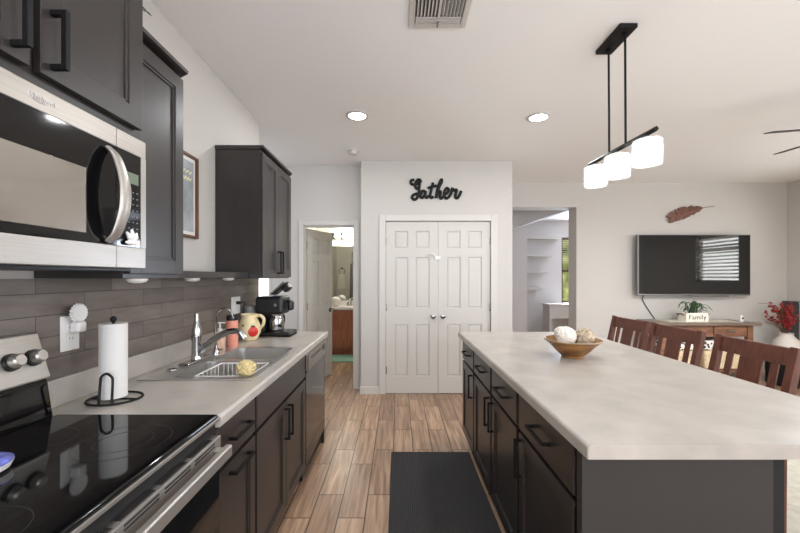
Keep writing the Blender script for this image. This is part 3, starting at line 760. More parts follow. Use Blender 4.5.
for cx_, cy_, rs in ((-.755, 1.02, (.115, .07)), (-.99, 1.03, (.08,)), (-.755, .64, (.09,)), (-.99, .64, (.10, .065)), (-.99, .83, (.06,))):
    bm = new()
    for r in rs: ringm(bm, cx_, cy_, r)
    obj('burner_ring', bm, 'ring', ck)
# backguard: sloped steel control panel over a dark riser
bm = new(); prism(bm, [(LW+.004, .899), (LW+.095, .899), (LW+.075, 1.03), (LW+.070, 1.045), (LW+.004, 1.045)], 'Y', RY0+.006, RY1-.006, .003); obj('riser', bm, 'glassblack', t)
bm = new(); prism(bm, [(LW+.004, 1.0455), (LW+.078, 1.0455), (LW+.080, 1.052), (LW+.038, 1.192), (LW+.030, 1.197), (LW+.004, 1.197)], 'Y', RY0+.002, RY1-.002, .003); cp = obj('control_panel', bm, 'steel', t)
sl = math.atan2(.042, .14); nx_, nz_ = math.cos(sl), math.sin(sl)
for y in (1.180, 1.112, .58, .51):
    base = Vector((LW+.0605, y, 1.119)); mx = Matrix.Rotation(PI/2-sl, 4, 'Y')
    bm = new(); lathe(bm, [(0, 0), (.027, 0), (.026, .010), (0, .011)], base, 24, mx); kb = obj('knob', bm, 'blackplastic', cp)
    bm = new(); lathe(bm, [(0, .0112), (.021, .0112), (.020, .030), (.016, .035), (0, .036)], base, 24, mx); obj('knob_cap', bm, 'steel', kb)
bm = new(); q = Matrix.Translation((LW+.0610, .87, 1.119)) @ Matrix.Rotation(-sl, 4, 'Y')
box(bm, 0, .002, -.14, .14, -.045, .045, .001, mtx=q); obj('display', bm, 'glassblack', cp)
# front: dark control strip, oven door with vents, flat handle
bm = new(); box(bm, XR-.028, XR-.004, RY0+.002, RY1-.002, .862, .8995, .003); obj('front_strip', bm, 'blackplastic', t)
bm = new(); box(bm, XR-.0295, XR+.012, RY0+.004, RY1-.004, .225, .800, .005); dd = obj('oven_door', bm, 'glassblack', t)
bm = new(); box(bm, XR-.0295, XR+.016, RY0+.004, RY1-.004, .8005, .858, .004); ds = obj('door_top', bm, 'steel', dd, 'steel vent strip')
bm = new()
for k in range(5):
    a = RY0+.05+k*.137; 
    for z in (.838, .848): box(bm, XR+.0162, XR+.0172, a, a+.115, z-.0025, z+.0025)
    box(bm, XR-.012+.006, XR+.009, a, a+.115, .8582, .8590)
obj('vent_slots', bm, 'ink', dd)
bm = new(); box(bm, XR+.038, XR+.062, RY0+.03, RY1-.022, .798, .836, .006, 3); 
for y in (RY0+.05, RY1-.06): box(bm, XR+.0165, XR+.039, y, y+.03, .806, .830, .003)
obj('handle', bm, 'steel', dd)
bm = new(); box(bm, XR-.0295, XR+.010, RY0+.004, RY1-.004, .060, .218, .005); obj('drawer', bm, 'steel', t)
# spoon rest
t = thing('spoon_dish', 'small blue and white dish on the black glass cooktop', 'dish', (-.962, .845, .926))
bm = new(); lathe(bm, [(0, .9262), (.045, .9262), (.055, .932), (.060, .945), (.057, .945), (.050, .935), (0, .931)], (-.962, .845, 0), 32); obj('dish_body', bm, 'plate', t)
bm = new(); lathe(bm, [(0, .9455), (.059, .9455), (.060, .949), (.045, .957), (.010, .961), (0, .961)], (-.962, .845, 0), 32); obj('lid', bm, 'blue', t, 'blue glazed top')

# ------------------------------------------------------------------ wall units
# cabinet over the microwave
UX = -.846
y0, y1 = .478, 1.238
t = thing('overhead_cabinet', 'dark two-door wall cabinet above the microwave', 'cabinet', (-1.03, .87, 1.85))
bm = new(); box(bm, LW+.002, UX-.022, y0, y1, 1.836, 2.46, .0015); obj('body', bm, 'cab', t)
for a, b, hy in ((y0+.008, .852, .812), (.876, y1-.010, .905)):
    bm = new(); shaker(bm, UX, 1, a, b, 1.862, 2.44, rail=.062); d = obj('door', bm, 'cab', t); pull(d, UX, 1, hy, 1.955, .145, True, r=.0065, out=.040)
bm = new(); prism(bm, [(LW+.002, 2.4605), (UX-.02, 2.4605), (UX+.012, 2.49), (UX+.012, 2.50), (LW+.002, 2.50)], 'Y', y0, y1+.02); obj('crown', bm, 'cab', t)
# microwave
t = thing('microwave', 'stainless over-range microwave with curved vertical handle and black window', 'microwave', (-1.03, .87, 1.41))
y0, y1 = .482, 1.236; XM = -.842
bm = new(); box(bm, LW+.003, XM-.031, y0, y1, 1.405, 1.825, .003); obj('body', bm, 'blackplastic', t)
bm = new(); yd = 1.107                                                       # door / panel split
box(bm, XM-.030, XM, y0, yd, 1.768, 1.824, .003); box(bm, XM-.030, XM, y0, yd, 1.405, 1.472, .003); box(bm, XM-.030, XM, y0, .55, 1.472, 1.768)
dr_ = obj('door', bm, 'steel', t)
bm = new(); box(bm, XM-.029, XM-.002, .5505, yd, 1.4725, 1.7675); gp = obj('glass_panel', bm, 'glassblack', dr_, 'black glass panel')
bm = new(); box(bm, XM-.0018, XM-.0005, .60, 1.0, 1.497, 1.672, .0004); obj('window', bm, 'mwglass', dr_, 'mirror-like grey window')
bm = new()
box(bm, XM-.030, XM, yd+.001, y1, 1.768, 1.824, .003); box(bm, XM-.030, XM, yd+.001, y1, 1.405, 1.472, .003); box(bm, XM-.030, XM, 1.212, y1, 1.472, 1.768)
pn = obj('side_panel', bm, 'steel', t)
bm = new(); box(bm, XM-.029, XM-.001, yd+.001, 1.2115, 1.4725, 1.7675); kp = obj('keypad', bm, 'glassblack', pn)
bm = new(); box(bm, XM-.0008, XM+.0004, 1.150, 1.200, 1.672, 1.706); obj('display', bm, 'lcd', kp)
bm = new()
for i in range(7):
    for j in range(3): box(bm, XM-.0008, XM+.0003, 1.155+j*.018, 1.162+j*.018, 1.645-i*.019-.002, 1.645-i*.019+.002)
obj('button_marks', bm, 'mark', kp)
bm = new(); P = smooth([(XM+.004, 1.072, 1.752), (XM+.026, 1.075, 1.724), (XM+.044, 1.078, 1.665), (XM+.049, 1.078, 1.615), (XM+.044, 1.078, 1.565), (XM+.026, 1.075, 1.506), (XM+.004, 1.072, 1.480)], 8)
n = len(P)
tube(bm, P, [.010+.005*math.sin(PI*i/(n-1)) for i in range(n)], 14, sq=(.6, 1.6)); obj('handle', bm, 'steel', dr_, 'curved silver handle')
bm = new(); mx = Matrix.Translation((XM+.0008, .872, 1.797)) @ Matrix.Rotation(PI/2, 4, 'Z') @ Matrix.Rotation(PI/2, 4, 'X')
text_bm(bm, 'Whirlpool', .017, mx, .0006, shear=.15)
tube(bm, [(XM+.001, .872+.02*math.cos(a), 1.792+.005*math.sin(a)) for a in [PI*1.05+k*.095*PI for k in range(11)]], .0009, 6)
obj('emblem', bm, 'emblem', dr_, 'silver maker emblem')
bm = new(); box(bm, LW+.02, XM-.04, y0+.02, y1-.02, 1.397, 1.4045); obj('underside_grille', bm, 'blackplastic', t)
# little white flower magnet
t = thing('magnet', 'small white flower ornament on the lower right of the microwave', 'ornament', (XM, 1.172, 1.478))
bm = new()
for a in (0, 50, 90, 130, 180):
    ra = math.radians(a); L_ = .034 if a not in (0, 180) else .026
    tube(bm, [(XM+.004, 1.162, 1.484), (XM+.009, 1.162+L_*.6*math.cos(ra), 1.484+L_*.65*math.sin(ra)), (XM+.006, 1.162+L_*math.cos(ra), 1.484+L_*1.25*math.sin(ra))], [.005, .008, .003], 8)
obj('petals', bm, 'plate', t)
bm = new(); ball(bm, (XM+.008, 1.162, 1.484), .008); obj('flower_center', bm, 'plate', t)

# tall single cabinet
y0, y1 = 1.242, 1.562; XC = -.903
t = thing('wall_cabinet', 'single-door dark wall cabinet with small crown right of the microwave', 'cabinet', (-1.05, 1.41, 1.395))
bm = new(); box(bm, LW+.002, XC-.021, y0, y1, 1.372, 2.225, .0015); obj('body', bm, 'cab', t)
bm = new(); shaker(bm, XC, 1, y0+.006, y1-.004, 1.388, 2.205); obj('door', bm, 'cab', t)
bm = new(); prism(bm, [(LW+.002, 2.2255), (XC-.018, 2.2255), (XC+.010, 2.240), (XC+.012, 2.252), (LW+.002, 2.252)], 'Y', y0, y1+.012); obj('crown', bm, 'cab', t)
# greenery on top
t = thing('potted_sprig', 'small green leafy plant standing on top of the single-door cabinet', 'plant', (-1.09, 1.42, 2.2525))
bm = new(); lathe(bm, [(0, 2.2528), (.04, 2.2528), (.05, 2.32), (.046, 2.32), (.04, 2.30), (0, 2.30)], (-1.09, 1.42, 0), 24); obj('pot', bm, 'planterwhite', t)
bm = new(); sprigs = [smooth([(-1.09, 1.42, 2.30), (-1.05, 1.41, 2.38), (-.98, 1.385, 2.40), (-.925, 1.36, 2.355)], 6)]
for a in (1.6, 2.6, 3.6, 4.6): sprigs.append(smooth([(-1.09, 1.42, 2.30), (-1.09+.03*math.cos(a), 1.42+.03*math.sin(a), 2.37), (-1.09+.09*math.cos(a), 1.42+.06*math.sin(a), 2.39)], 6))
for P in sprigs: tube(bm, P, .002, 5)
obj('stem', bm, 'green', t)
bm = new()
for P in sprigs:
    for i in range(5, len(P)):
        for sd in (-1, 1):
            c = P[i]; d_ = (P[i]-P[i-1]).normalized(); sv = d_.cross(Vector((0, 0, 1))).normalized()*sd; L_ = .026
            tip = c+d_*L_*.6+sv*L_*.55-Vector((0, 0, .006)); md = c.lerp(tip, .5); wv = (tip-c).cross(Vector((0, 0, 1))).normalized()*.006
            q = bmesh.new(); q.faces.new([q.verts.new(p) for p in (c, md+wv, tip, md-wv)])
            r_ = bmesh.ops.extrude_face_region(q, geom=q.faces[:]); bmesh.ops.translate(q, verts=[v for v in r_['geom'] if isinstance(v, bmesh.types.BMVert)], vec=(0, 0, .0012)); merge(bm, q)
obj('leaves', bm, 'green', t)
# ledge between the wall cabinets
bm = new(); box(bm, LW+.002, -1.0, 1.564, 2.473, 1.372, 1.406, .003)
tag(obj('wall_ledge', bm, 'cab', loc=(-1.1, 2.03, 1.372)), 'long dark ledge over the tiles between the two wall cabinets', 'shelf')
# under-cabinet puck lights
def puck(x, y, z, label):
    bm = new(); lathe(bm, [(0, z), (.034, z), (.035, z-.006), (.028, z-.014), (.012, z-.018), (0, z-.0185)], (x, y, 0), 24)
    return tag(obj('puck_light', bm, 'puck', loc=(x, y, z)), label, 'light', 'puck lights over the worktop')
puck(-.98, 1.39, 1.3715, 'white puck light under the single-door wall cabinet')
puck(-1.055, 1.90, 1.3715, 'white puck light under the ledge, directly over the faucet')
puck(-1.055, 2.30, 1.3715, 'white puck light under the ledge, nearest the two-door cabinet')
bm = new(); box(bm, -1.14, -1.05, .62, .86, 1.391, 1.3968, .002)
tag(obj('cooktop_lamp', bm, 'puck', loc=(-1.1, .74, 1.4)), 'flat pale lamp lens under the microwave', 'light')

# far two-door cabinet
y0, y1 = 2.476, 3.138; XF = -.905
t = thing('wall_cabinet', 'tall two-door dark wall cabinet above the coffee maker', 'cabinet', (-1.06, 2.8, 1.385))
bm = new(); box(bm, LW+.002, XF-.021, y0, y1, 1.367, 2.232, .0015); obj('body', bm, 'cab', t)
for a, b, hy in ((y0+.004, 2.805, 2.781), (2.809, y1-.004, 2.835)):
    bm = new(); shaker(bm, XF, 1, a, b, 1.376, 2.214); d = obj('door', bm, 'cab', t); pull(d, XF, 1, hy, 1.485, .17, True)
bm = new(); prism(bm, [(LW+.002, 2.2325), (XF-.016, 2.2325), (XF+.004, 2.246), (XF+.006, 2.258), (LW+.002, 2.258)], 'Y', y0-.006, y1+.01); obj('crown', bm, 'cab', t)

# framed chalkboard on the left wall
y0, y1, z0, z1 = 1.84, 2.237, 1.605, 2.09; X0 = LW+.0005
t = thing('framed_chalkboard', 'walnut framed chalkboard picture on the wall above the ledge', 'picture', (X0, (y0+y1)/2, z0))
bm = new()
for a, b, c, d in ((y0, y0+.016, z0, z1), (y1-.016, y1, z0, z1), (y0+.016, y1-.016, z0, z0+.016), (y0+.016, y1-.016, z1-.016, z1)): box(bm, X0, X0+.022, a, b, c, d, .003)
obj('frame', bm, 'frame', t)
bm = new(); box(bm, X0, X0+.006, y0+.015, y1-.015, z0+.015, z1-.015); obj('border', bm, 'plate', t)
bm = new(); box(bm, X0+.0062, X0+.008, y0+.035, y1-.035, z0+.038, z1-.038, .0); q = bm
bo = obj('chalk_panel', bm, 'chalk', t)
bm = new()
for k, (zz, ln) in enumerate(((1.985, .15), (1.945, .12))):
    P = [(X0+.0092, y1-.06-ln+ln*i/14, zz+.010*math.sin(i*1.9+k)) for i in range(15)]; tube(bm, smooth(P, 3), .003, 6)
obj('lettering', bm, 'chalkink', bo)

# ------------------------------------------------------------------ island
IX0, IX1, IY0, IY1 = .508, 1.55, 1.01, 3.11
FI = .536
t = thing('island_worktop', 'large pale beige laminate island top holding the brown bowl', 'worktop', (1.03, 2.06, .878))
bm = new(); rr = .03
poly = [(IX0+rr-rr*math.cos(a), IY0+.0+rr-rr*math.sin(a)) for a in (0, PI/2)]
pl = [(IX0+.010, IY0+.003), (IX0+.013, IY0), (IX1, IY0), (IX1, IY1), (IX0+.008, IY1), (IX0-.004, IY1-.012)]
q = bmesh.new(); A = [q.verts.new((*p, .8785)) for p in pl]; B = [q.verts.new((*p, ZC)) for p in pl]
q.faces.new(A[::-1]); tf = q.faces.new(B)
for k in range(6): q.faces.new((A[k], A[(k+1) % 6], B[(k+1) % 6], B[k]))
bmesh.ops.recalc_face_normals(q, faces=q.faces[:])
te = [e for e in q.edges if all(abs(v.co.z-ZC) < 1e-6 for v in e.verts) and not (abs(e.verts[0].co.y-IY0) < 1e-6 and abs(e.verts[1].co.y-IY0) < 1e-6)]
bmesh.ops.bevel(q, geom=te, offset=.012, segments=4, profile=.5, affect='EDGES')
merge(bm, q); obj('top', bm, 'counter', t)
bounds = [(1.118, 1.660), (1.662, 2.134), (2.136, 2.626), (2.628, 3.09)]
names = ['dark island cabinet nearest the camera, drawer over a door hinged by the end panel',
         'second dark island cabinet from the end panel, door handle beside its nearer neighbour',
         'third dark island cabinet from the end panel, drawer over one door',
         'dark island cabinet nearest the pantry doors, drawer over one door']
hside = [1, 1, 0, 0]                                                        # 1: handle by the far stile
for (a, b), lab, hs in zip(bounds, names, hside):
    t = thing('island_cabinet', lab, 'cabinet', (.85, (a+b)/2, 0), 'island cabinets facing the sink')
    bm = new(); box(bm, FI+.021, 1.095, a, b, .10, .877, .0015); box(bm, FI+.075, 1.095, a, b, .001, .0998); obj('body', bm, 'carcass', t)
    bm = new(); slab(bm, FI, -1, a+.014, b-.014, .705, .858); d = obj('drawer', bm, 'cab', t); pull(d, FI, -1, (a+b)/2, .785, .17, False)
    bm = new(); shaker(bm, FI, -1, a+.014, b-.014, .112, .690); d = obj('door', bm, 'cab', t)
    pull(d, FI, -1, b-.045 if hs else a+.045, .585, .17, True)
M['panel'] = mat('island_panel_stain', (46, 44, 43), .45, var=.02, vscale=3, stretch=(14, 14, 1), spec=.5)
bm = new(); box(bm, FI+.002, 1.098, 1.082, 1.114, .001, .877, .0015)
tag(obj('island_end_panel', bm, 'panel', loc=(.82, 1.1, 0)), 'flat charcoal end panel under the near edge of the island top', 'panel')
bm = new(); box(bm, 1.1005, 1.150, 1.100, 3.09, .001, .877, .002)
tag(obj('island_back_panel', bm, 'cabdark', loc=(1.12, 2.1, 0)), 'black back panel of the island facing the stools', 'panel')

# bowl of twine balls
bx, by = 1.005, 2.13
t = thing('decorative_bowl', 'brown glazed bowl holding twine balls on the island', 'bowl', (bx, by, ZC))
bm = new(); z = ZC+.0008
lathe(bm, [(0, z), (.060, z), (.062, z+.010), (.085, z+.030), (.122, z+.068), (.148, z+.092), (.154, z+.094), (.155, z+.099), (.148, z+.101), (.138, z+.092), (.112, z+.066), (.075, z+.030), (0, z+.016)], (bx, by, 0), 48)
obj('bowl_body', bm, 'brownbowl', t)
M['rimglaze'] = mat('pale_rim_glaze', (150, 134, 112), .25)
bm = new(); tube(bm, [(bx+.1515*math.cos(2*PI*k/48), by+.1515*math.sin(2*PI*k/48), z+.0995) for k in range(48)], .004, 8, True); obj('rim', bm, 'rimglaze', t, 'paler glazed rim')
def twine_ball(c, r, m, label, nl=26):
    bm = new(); q = bmesh.new(); bmesh.ops.create_uvsphere(q, u_segments=20, v_segments=12, radius=r*.86); merge(bm, q, Matrix.Translation(c))
    rg = random.Random(int(r*1e4)+int(c[0]*1e3))
    for k in range(nl):
        a = Vector((rg.gauss(0, 1), rg.gauss(0, 1), rg.gauss(0, 1))).normalized(); u = a.orthogonal().normalized(); v = a.cross(u); off = rg.uniform(-.45, .45)*r; rr_ = math.sqrt(max(1e-6, (r*.93)**2-off*off))
        tube(bm, [Vector(c)+a*off+(u*math.cos(2*PI*i/22)+v*math.sin(2*PI*i/22))*rr_ for i in range(22)], .0034, 5, True)
    return tag(obj('twine_ball', bm, m, loc=c), label, 'ornament', 'twine balls in the brown bowl')
twine_ball((bx-.045, by-.015, z+.120), .056, 'twinewhite', 'white twine ball, highest in the brown bowl')
twine_ball((bx+.058, by-.02, z+.116), .054, 'twinetan', 'tan brown wicker ball in the brown bowl')
twine_ball((bx+.062, by+.075, z+.104), .036, 'twinewhite', 'small pale ball half hidden behind the tan ball')
twine_ball((bx-.030, by+.082, z+.122), .040, 'twinewhite', 'pale twine ball at the back of the brown bowl, behind the highest ball')

# floor mat
bm = new(); box(bm, -.052, .555, 1.55, 2.895, .001, .011, .004)
tag(obj('floor_mat', bm, 'mat', loc=(.25, 2.2, 0)), 'dark ribbed rubber mat on the wood floor beside the island', 'mat')

M['rug'] = mat('beige_rug', (158, 152, 138), .95, var=.06, vscale=20, bump=.4, bscale=150)
bm = new(); box(bm, 1.96, 4.5, .4, 3.7, .001, .010, .003)
tag(obj('area_rug', bm, 'rug', loc=(3.2, 2.0, 0)), 'plain beige rug on the floor behind the stools', 'rug')
# ------------------------------------------------------------------ counter stools
def stool(label):
    """local: seat centre at the origin, back towards +x"""
    t = thing('counter_stool', label, 'stool', (0, 0, 0), 'wooden stools along the island')
    w_ = .235
    def px(z): return .195+.0 if z < .63 else .195+.085*(z-.63)/.41
    for s in (-1, 1):
        bm = new(); y = s*(w_-.02)
        poly = [(.172, .001), (.212, .001), (.216, .60), (.300, 1.022), (.268, 1.032), (.176, .62)]
        prism(bm, poly, 'Y', y-.020, y+.020, .004); obj('rear_leg', bm, 'cherry', t)
        bm = new(); box(bm, -.205, -.165, y-.020, y+.020, .001, .595, .004); obj('front_leg', bm, 'cherry', t)
        bm = new(); box(bm, -.166, .174, y-.012, y+.012, .20, .235, .003); obj('side_stretcher', bm, 'cherry', t)
    bm = new(); box(bm, -.195, -.175, -.196, .196, .28, .315, .003); obj('foot_rail', bm, 'cherry', t)
    bm = new(); box(bm, -.20, .172, -.205, .205, .545, .596, .003); obj('apron', bm, 'cherry', t)
    bm = new(); box(bm, -.225, .170, -.225, .225, .5965, .632, .014, 3); obj('seat', bm, 'cherry', t)
    back = lambda z: .196+.084*(z-.62)/.42
    def bar(nm, y0_, y1_, za, zb, th):
        bm = new(); prism(bm, [(back(za), za), (back(za)+th, za), (back(zb)+th, zb), (back(zb), zb)], 'Y', y0_, y1_, .003); return obj(nm, bm, 'cherry', t)
    bar('top_rail', -.1955, .1955, .935, 1.022, .022); bar('lower_rail', -.1955, .1955, .685, .735, .020)
    bar('wide_slat', -.065, .065, .735, .935, .012)
    for s in (-1, 1): bar('narrow_slat', s*.128-.020, s*.128+.020, .735, .935, .012)
    return t
SX = 1.675
s0 = stool('reddish wooden slat-back stool nearest the camera along the island')
s0.location = (SX, 2.03, 0)
dup(s0, (SX, 2.60, 0), 'reddish wooden slat-back stool in the middle of the three')
dup(s0, (SX, 3.12, 0), 'reddish wooden slat-back stool farthest along, closest to the television wall')

# ------------------------------------------------------------------ ceiling fittings
# pendant
t = thing('pendant_lamp', 'black linear pendant with three glowing glass shades over the island', 'lamp', (1.255, 2.1, H))
bm = new(); box(bm, 1.192, 1.288, 1.985, 2.235, H-.024, H-.0005, .004); obj('canopy', bm, 'black', t)
for xa, xb, y, zt in ((1.244, 1.247, 2.185, 2.110), (1.252, 1.255, 2.04, 2.110)):
    bm = new(); tube(bm, [(xa, y, H-.024), (xb, y, zt)], .006, 10); lathe(bm, [(0, H-.040), (.014, H-.040), (.014, H-.0245), (0, H-.0246)], (xa, y, 0), 16); obj('rod', bm, 'black', t)
bm = new(); P0 = Vector((1.238, 2.40, 2.104)); P1 = Vector((1.266, 1.81, 2.104))
tube(bm, [P0, P1], .0115, 4, sq=(1.2, 1.0)); obj('bar', bm, 'black', t)
for u in (.13, .49, .89):
    c = P0.lerp(P1, u)
    bm = new(); lathe(bm, [(0, -.014), (.012, -.014), (.012, -.022), (.042, -.026), (.042, -.034), (0, -.034)], c, 24); obj('socket_cup', bm, 'nickel', t)
    bm = new(); lathe(bm, [(.0, -.036), (.066, -.036), (.067, -.040), (.067, -.158), (.064, -.158), (.064, -.042), (.0, -.041)], c, 40); sh = obj('glass_shade', bm, 'outerglass', t)
    bm = new(); lathe(bm, [(0, -.046), (.052, -.046), (.055, -.050), (.055, -.150), (.050, -.155), (0, -.156)], c, 32); obj('inner_shade', bm, 'shade', sh)
# recessed lights
def can(x, y, label, power=11):
    t = thing('recessed_light', label, 'light', (x, y, H), 'recessed ceiling lights')
    bm = new(); lathe(bm, [(.072, H-.0005), (.098, H-.0005), (.097, H-.005), (.074, H-.008), (.072, H-.006), (.072, H-.0005)], (x, y, 0), 36); obj('trim_ring', bm, 'white', t)
    bm = new(); lathe(bm, [(0, H-.0045), (.0715, H-.0045), (.0715, H-.002), (0, H-.002)], (x, y, 0), 36); obj('lens', bm, 'can', t)
    l = bpy.data.lights.new('downlight', 'AREA'); l.shape = 'DISK'; l.size = .13; l.energy = power; l.color = (.96, .985, 1.02)
    o = bpy.data.objects.new('downlight', l); COL.objects.link(o); o.parent = t; o.location = (0, 0, -.010)
    return t
can(-.345, 3.13, 'glowing round ceiling light over the aisle by the coffee maker')
can(1.20, 3.16, 'glowing round ceiling light between the vent and the pendant, before the pantry')
can(-.345, .75, 'added unseen ceiling light brightening the stove end of the aisle', 9)  # out of view, added to brighten the floor and lower cabinets
can(1.20, .75, 'added unseen ceiling light brightening the near end of the island', 6)  # second added downlight, also out of view
# smoke detector
t = thing('smoke_detector', 'small round white smoke detector on the ceiling near the bathroom door', 'smoke detector', (-.485, 4.0, H))
bm = new(); lathe(bm, [(0, H-.0005), (.062, H-.0005), (.062, H-.012), (0, H-.0121)], (-.485, 4.0, 0), 32); obj('base', bm, 'white', t)
bm = new(); lathe(bm, [(0, H-.0125), (.054, H-.0125), (.050, H-.034), (.038, H-.044), (0, H-.045)], (-.485, 4.0, 0), 32); obj('cover', bm, 'white', t)
# ceiling vent
t = thing('ceiling_vent', 'white louvred air vent in the ceiling above the aisle', 'vent', (.21, 1.85, H))
vx0, vx1, vy0, vy1 = .058, .366, 1.66, 2.02
bm = new()
for a, b, c, d in ((vx0, vx0+.03, vy0, vy1), (vx1-.03, vx1, vy0, vy1), (vx0+.03, vx1-.03, vy0, vy0+.03), (vx0+.03, vx1-.03, vy1-.03, vy1)): box(bm, a, b, c, d, H-.008, H-.0005, .003)
obj('frame', bm, 'white', t)
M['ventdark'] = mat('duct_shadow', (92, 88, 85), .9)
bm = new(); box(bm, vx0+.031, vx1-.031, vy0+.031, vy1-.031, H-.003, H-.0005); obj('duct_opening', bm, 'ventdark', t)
for i in range(6):
    for half in (0, 1):
        x = (vx0+.046+i*.0180) if half == 0 else (vx1-.046-i*.0180)
        bm = new(); mx = Matrix.Translation((x, 0, H-.008)) @ Matrix.Rotation(math.radians(35 if half == 0 else -35), 4, 'Y')
        box(bm, -.0012, .0012, vy0+.04, vy1-.10, -.009, .009, mtx=mx); obj('louver', bm, 'white', t)
bm = new()
for y in (vy1-.085, vy1-.070, vy1-.055, vy1-.040): box(bm, vx0+.035, vx1-.035, y, y+.006, H-.011, H-.004)
box(bm, (vx0+vx1)/2-.006, (vx0+vx1)/2+.006, vy0+.03, vy1-.09, H-.016, H-.003); obj('damper_slats', bm, 'white', t)
bm = new(); box(bm, (vx0+vx1)/2-.004, (vx0+vx1)/2+.004, vy1-.06, vy1-.02, H-.020, H-.0115, .002); obj('lever', bm, 'nickel', t)
# fan
fxc, fyc, fz = 3.47, 2.70, 2.49
t = thing('ceiling_fan', 'dark bladed ceiling fan over the dining area', 'fan', (fxc, fyc, H))
bm = new(); lathe(bm, [(0, H-.0005), (.065, H-.0005), (.060, H-.03), (.02, H-.05), (0, H-.05)], (fxc, fyc, 0), 28); tube(bm, [(fxc, fyc, H-.05), (fxc, fyc, fz+.06)], .012, 12); obj('downrod', bm, 'black', t)
bm = new(); lathe(bm, [(0, fz+.07), (.07, fz+.065), (.10, fz+.03), (.10, fz-.02), (.06, fz-.05), (0, fz-.055)], (fxc, fyc, 0), 32); obj('motor', bm, 'black', t)
M['blade'] = mat('fan_blade', (46, 40, 38), .5)
for k in range(5):
    a = math.radians(166-72*k); mx = Matrix.Translation((fxc, fyc, fz)) @ Matrix.Rotation(a, 4, 'Z') @ Matrix.Rotation(math.radians(-13), 4, 'X')
    bm = new(); box(bm, .16, .635, -.052, .052, -.004, .004, .003, mtx=mx); box(bm, .08, .20, -.018, .018, -.007, -.0045, mtx=mx); obj('blade', bm, 'blade', t)
bm = new(); lathe(bm, [(0, fz-.0555), (.07, fz-.056), (.085, fz-.09), (.06, fz-.13), (0, fz-.14)], (fxc, fyc, 0), 28); obj('light_globe', bm, 'can', t)  # unseen globe, made to glow for extra light
l = bpy.data.lights.new('fan_fill', 'AREA'); l.shape = 'DISK'; l.size = .16; l.energy = 62; l.color = (.96, .985, 1.02)  # fill added below the fan to brighten floor and far wall
o = bpy.data.objects.new('fan_fill', l); COL.objects.link(o); o.parent = t; o.location = (0, 0, fz-.15-H)

# ------------------------------------------------------------------ pantry wall sign
def word_sign():
    strokes = [
        [(158, 92), (128, 100), (128, 132), (160, 140), (195, 130), (220, 112), (212, 92), (190, 96), (172, 130), (170, 165), (188, 182), (208, 160), (212, 130), (206, 180), (200, 235), (182, 280), (152, 290), (136, 268), (155, 240), (205, 228), (240, 232)],
        [(270, 210), (240, 204), (220, 228), (218, 258), (238, 272), (262, 246), (272, 208), (268, 250), (282, 272), (304, 250)],
        [(346, 122), (332, 180), (318, 240), (326, 272), (350, 262)],
        [(292, 176), (335, 164), (382, 152)],
        [(372, 276), (384, 220), (402, 150), (420, 104), (432, 90), (432, 116), (404, 172), (384, 238), (376, 272), (394, 222), (416, 206), (422, 228), (412, 262), (426, 280), (450, 256)],
        [(452, 244), (488, 224), (502, 192), (484, 176), (462, 206), (458, 252), (478, 278), (506, 262), (528, 222)],
        [(528, 222), (540, 176), (552, 200), (582, 192), (572, 236), (570, 268), (590, 274), (612, 244), (628, 204)]]
    bm = new(); d = PY-.012
    for st in strokes:
        P = [((400+u/10-399.5)*d/FPX, d, CZ-(170.5+v/10-277)*d/FPX) for u, v in st]
        tube(bm, smooth(P, 5), .0168, 8, sq=(1, 1))
    for v in bm.verts: v.co.y = d+(v.co.y-d)*.8
    return bm
tag(obj('word_sign', word_sign(), 'black', loc=(.44, PY-.012, 2.43)), 'black metal script sign reading Gather above the pantry doors', 'sign')

# ------------------------------------------------------------------ television wall
ZTV0, ZTV1 = 1.115, 1.978; X0, X1 = 3.395, 4.995; yt = TY-.13
t = thing('television', 'large flat television mounted on the far wall above the console', 'television', ((X0+X1)/2, TY, ZTV0))
bm = new(); box(bm, X0, X1, yt, yt+.035, ZTV0, ZTV1, .006); obj('casing', bm, 'bezel', t)
bm = new(); box(bm, X0+.012, X1-.012, yt-.003, yt-.0005, ZTV0+.022, ZTV1-.010, .001); obj('screen', bm, 'screen', t)
bm = new(); box(bm, X0+.5, X1-.5, yt+.0355, TY-.0008, 1.35, 1.75, .004); obj('wall_bracket', bm, 'black', t)
bm = new(); box(bm, X0+.75, X1-.30, yt+.002, yt+.03, ZTV0-.018, ZTV0-.0005, .003); obj('sensor_bar', bm, 'bezel', t)
bm = new(); tube(bm, smooth([(3.53, TY-.06, 1.118), (3.54, TY-.012, 1.05), (3.63, TY-.008, .90), (3.72, TY-.008, .77)], 6), .006, 8)
tag(obj('power_cord', bm, 'blackplastic', loc=(3.6, TY-.01, .77)), 'black power cord running from the television down the wall', 'cord')
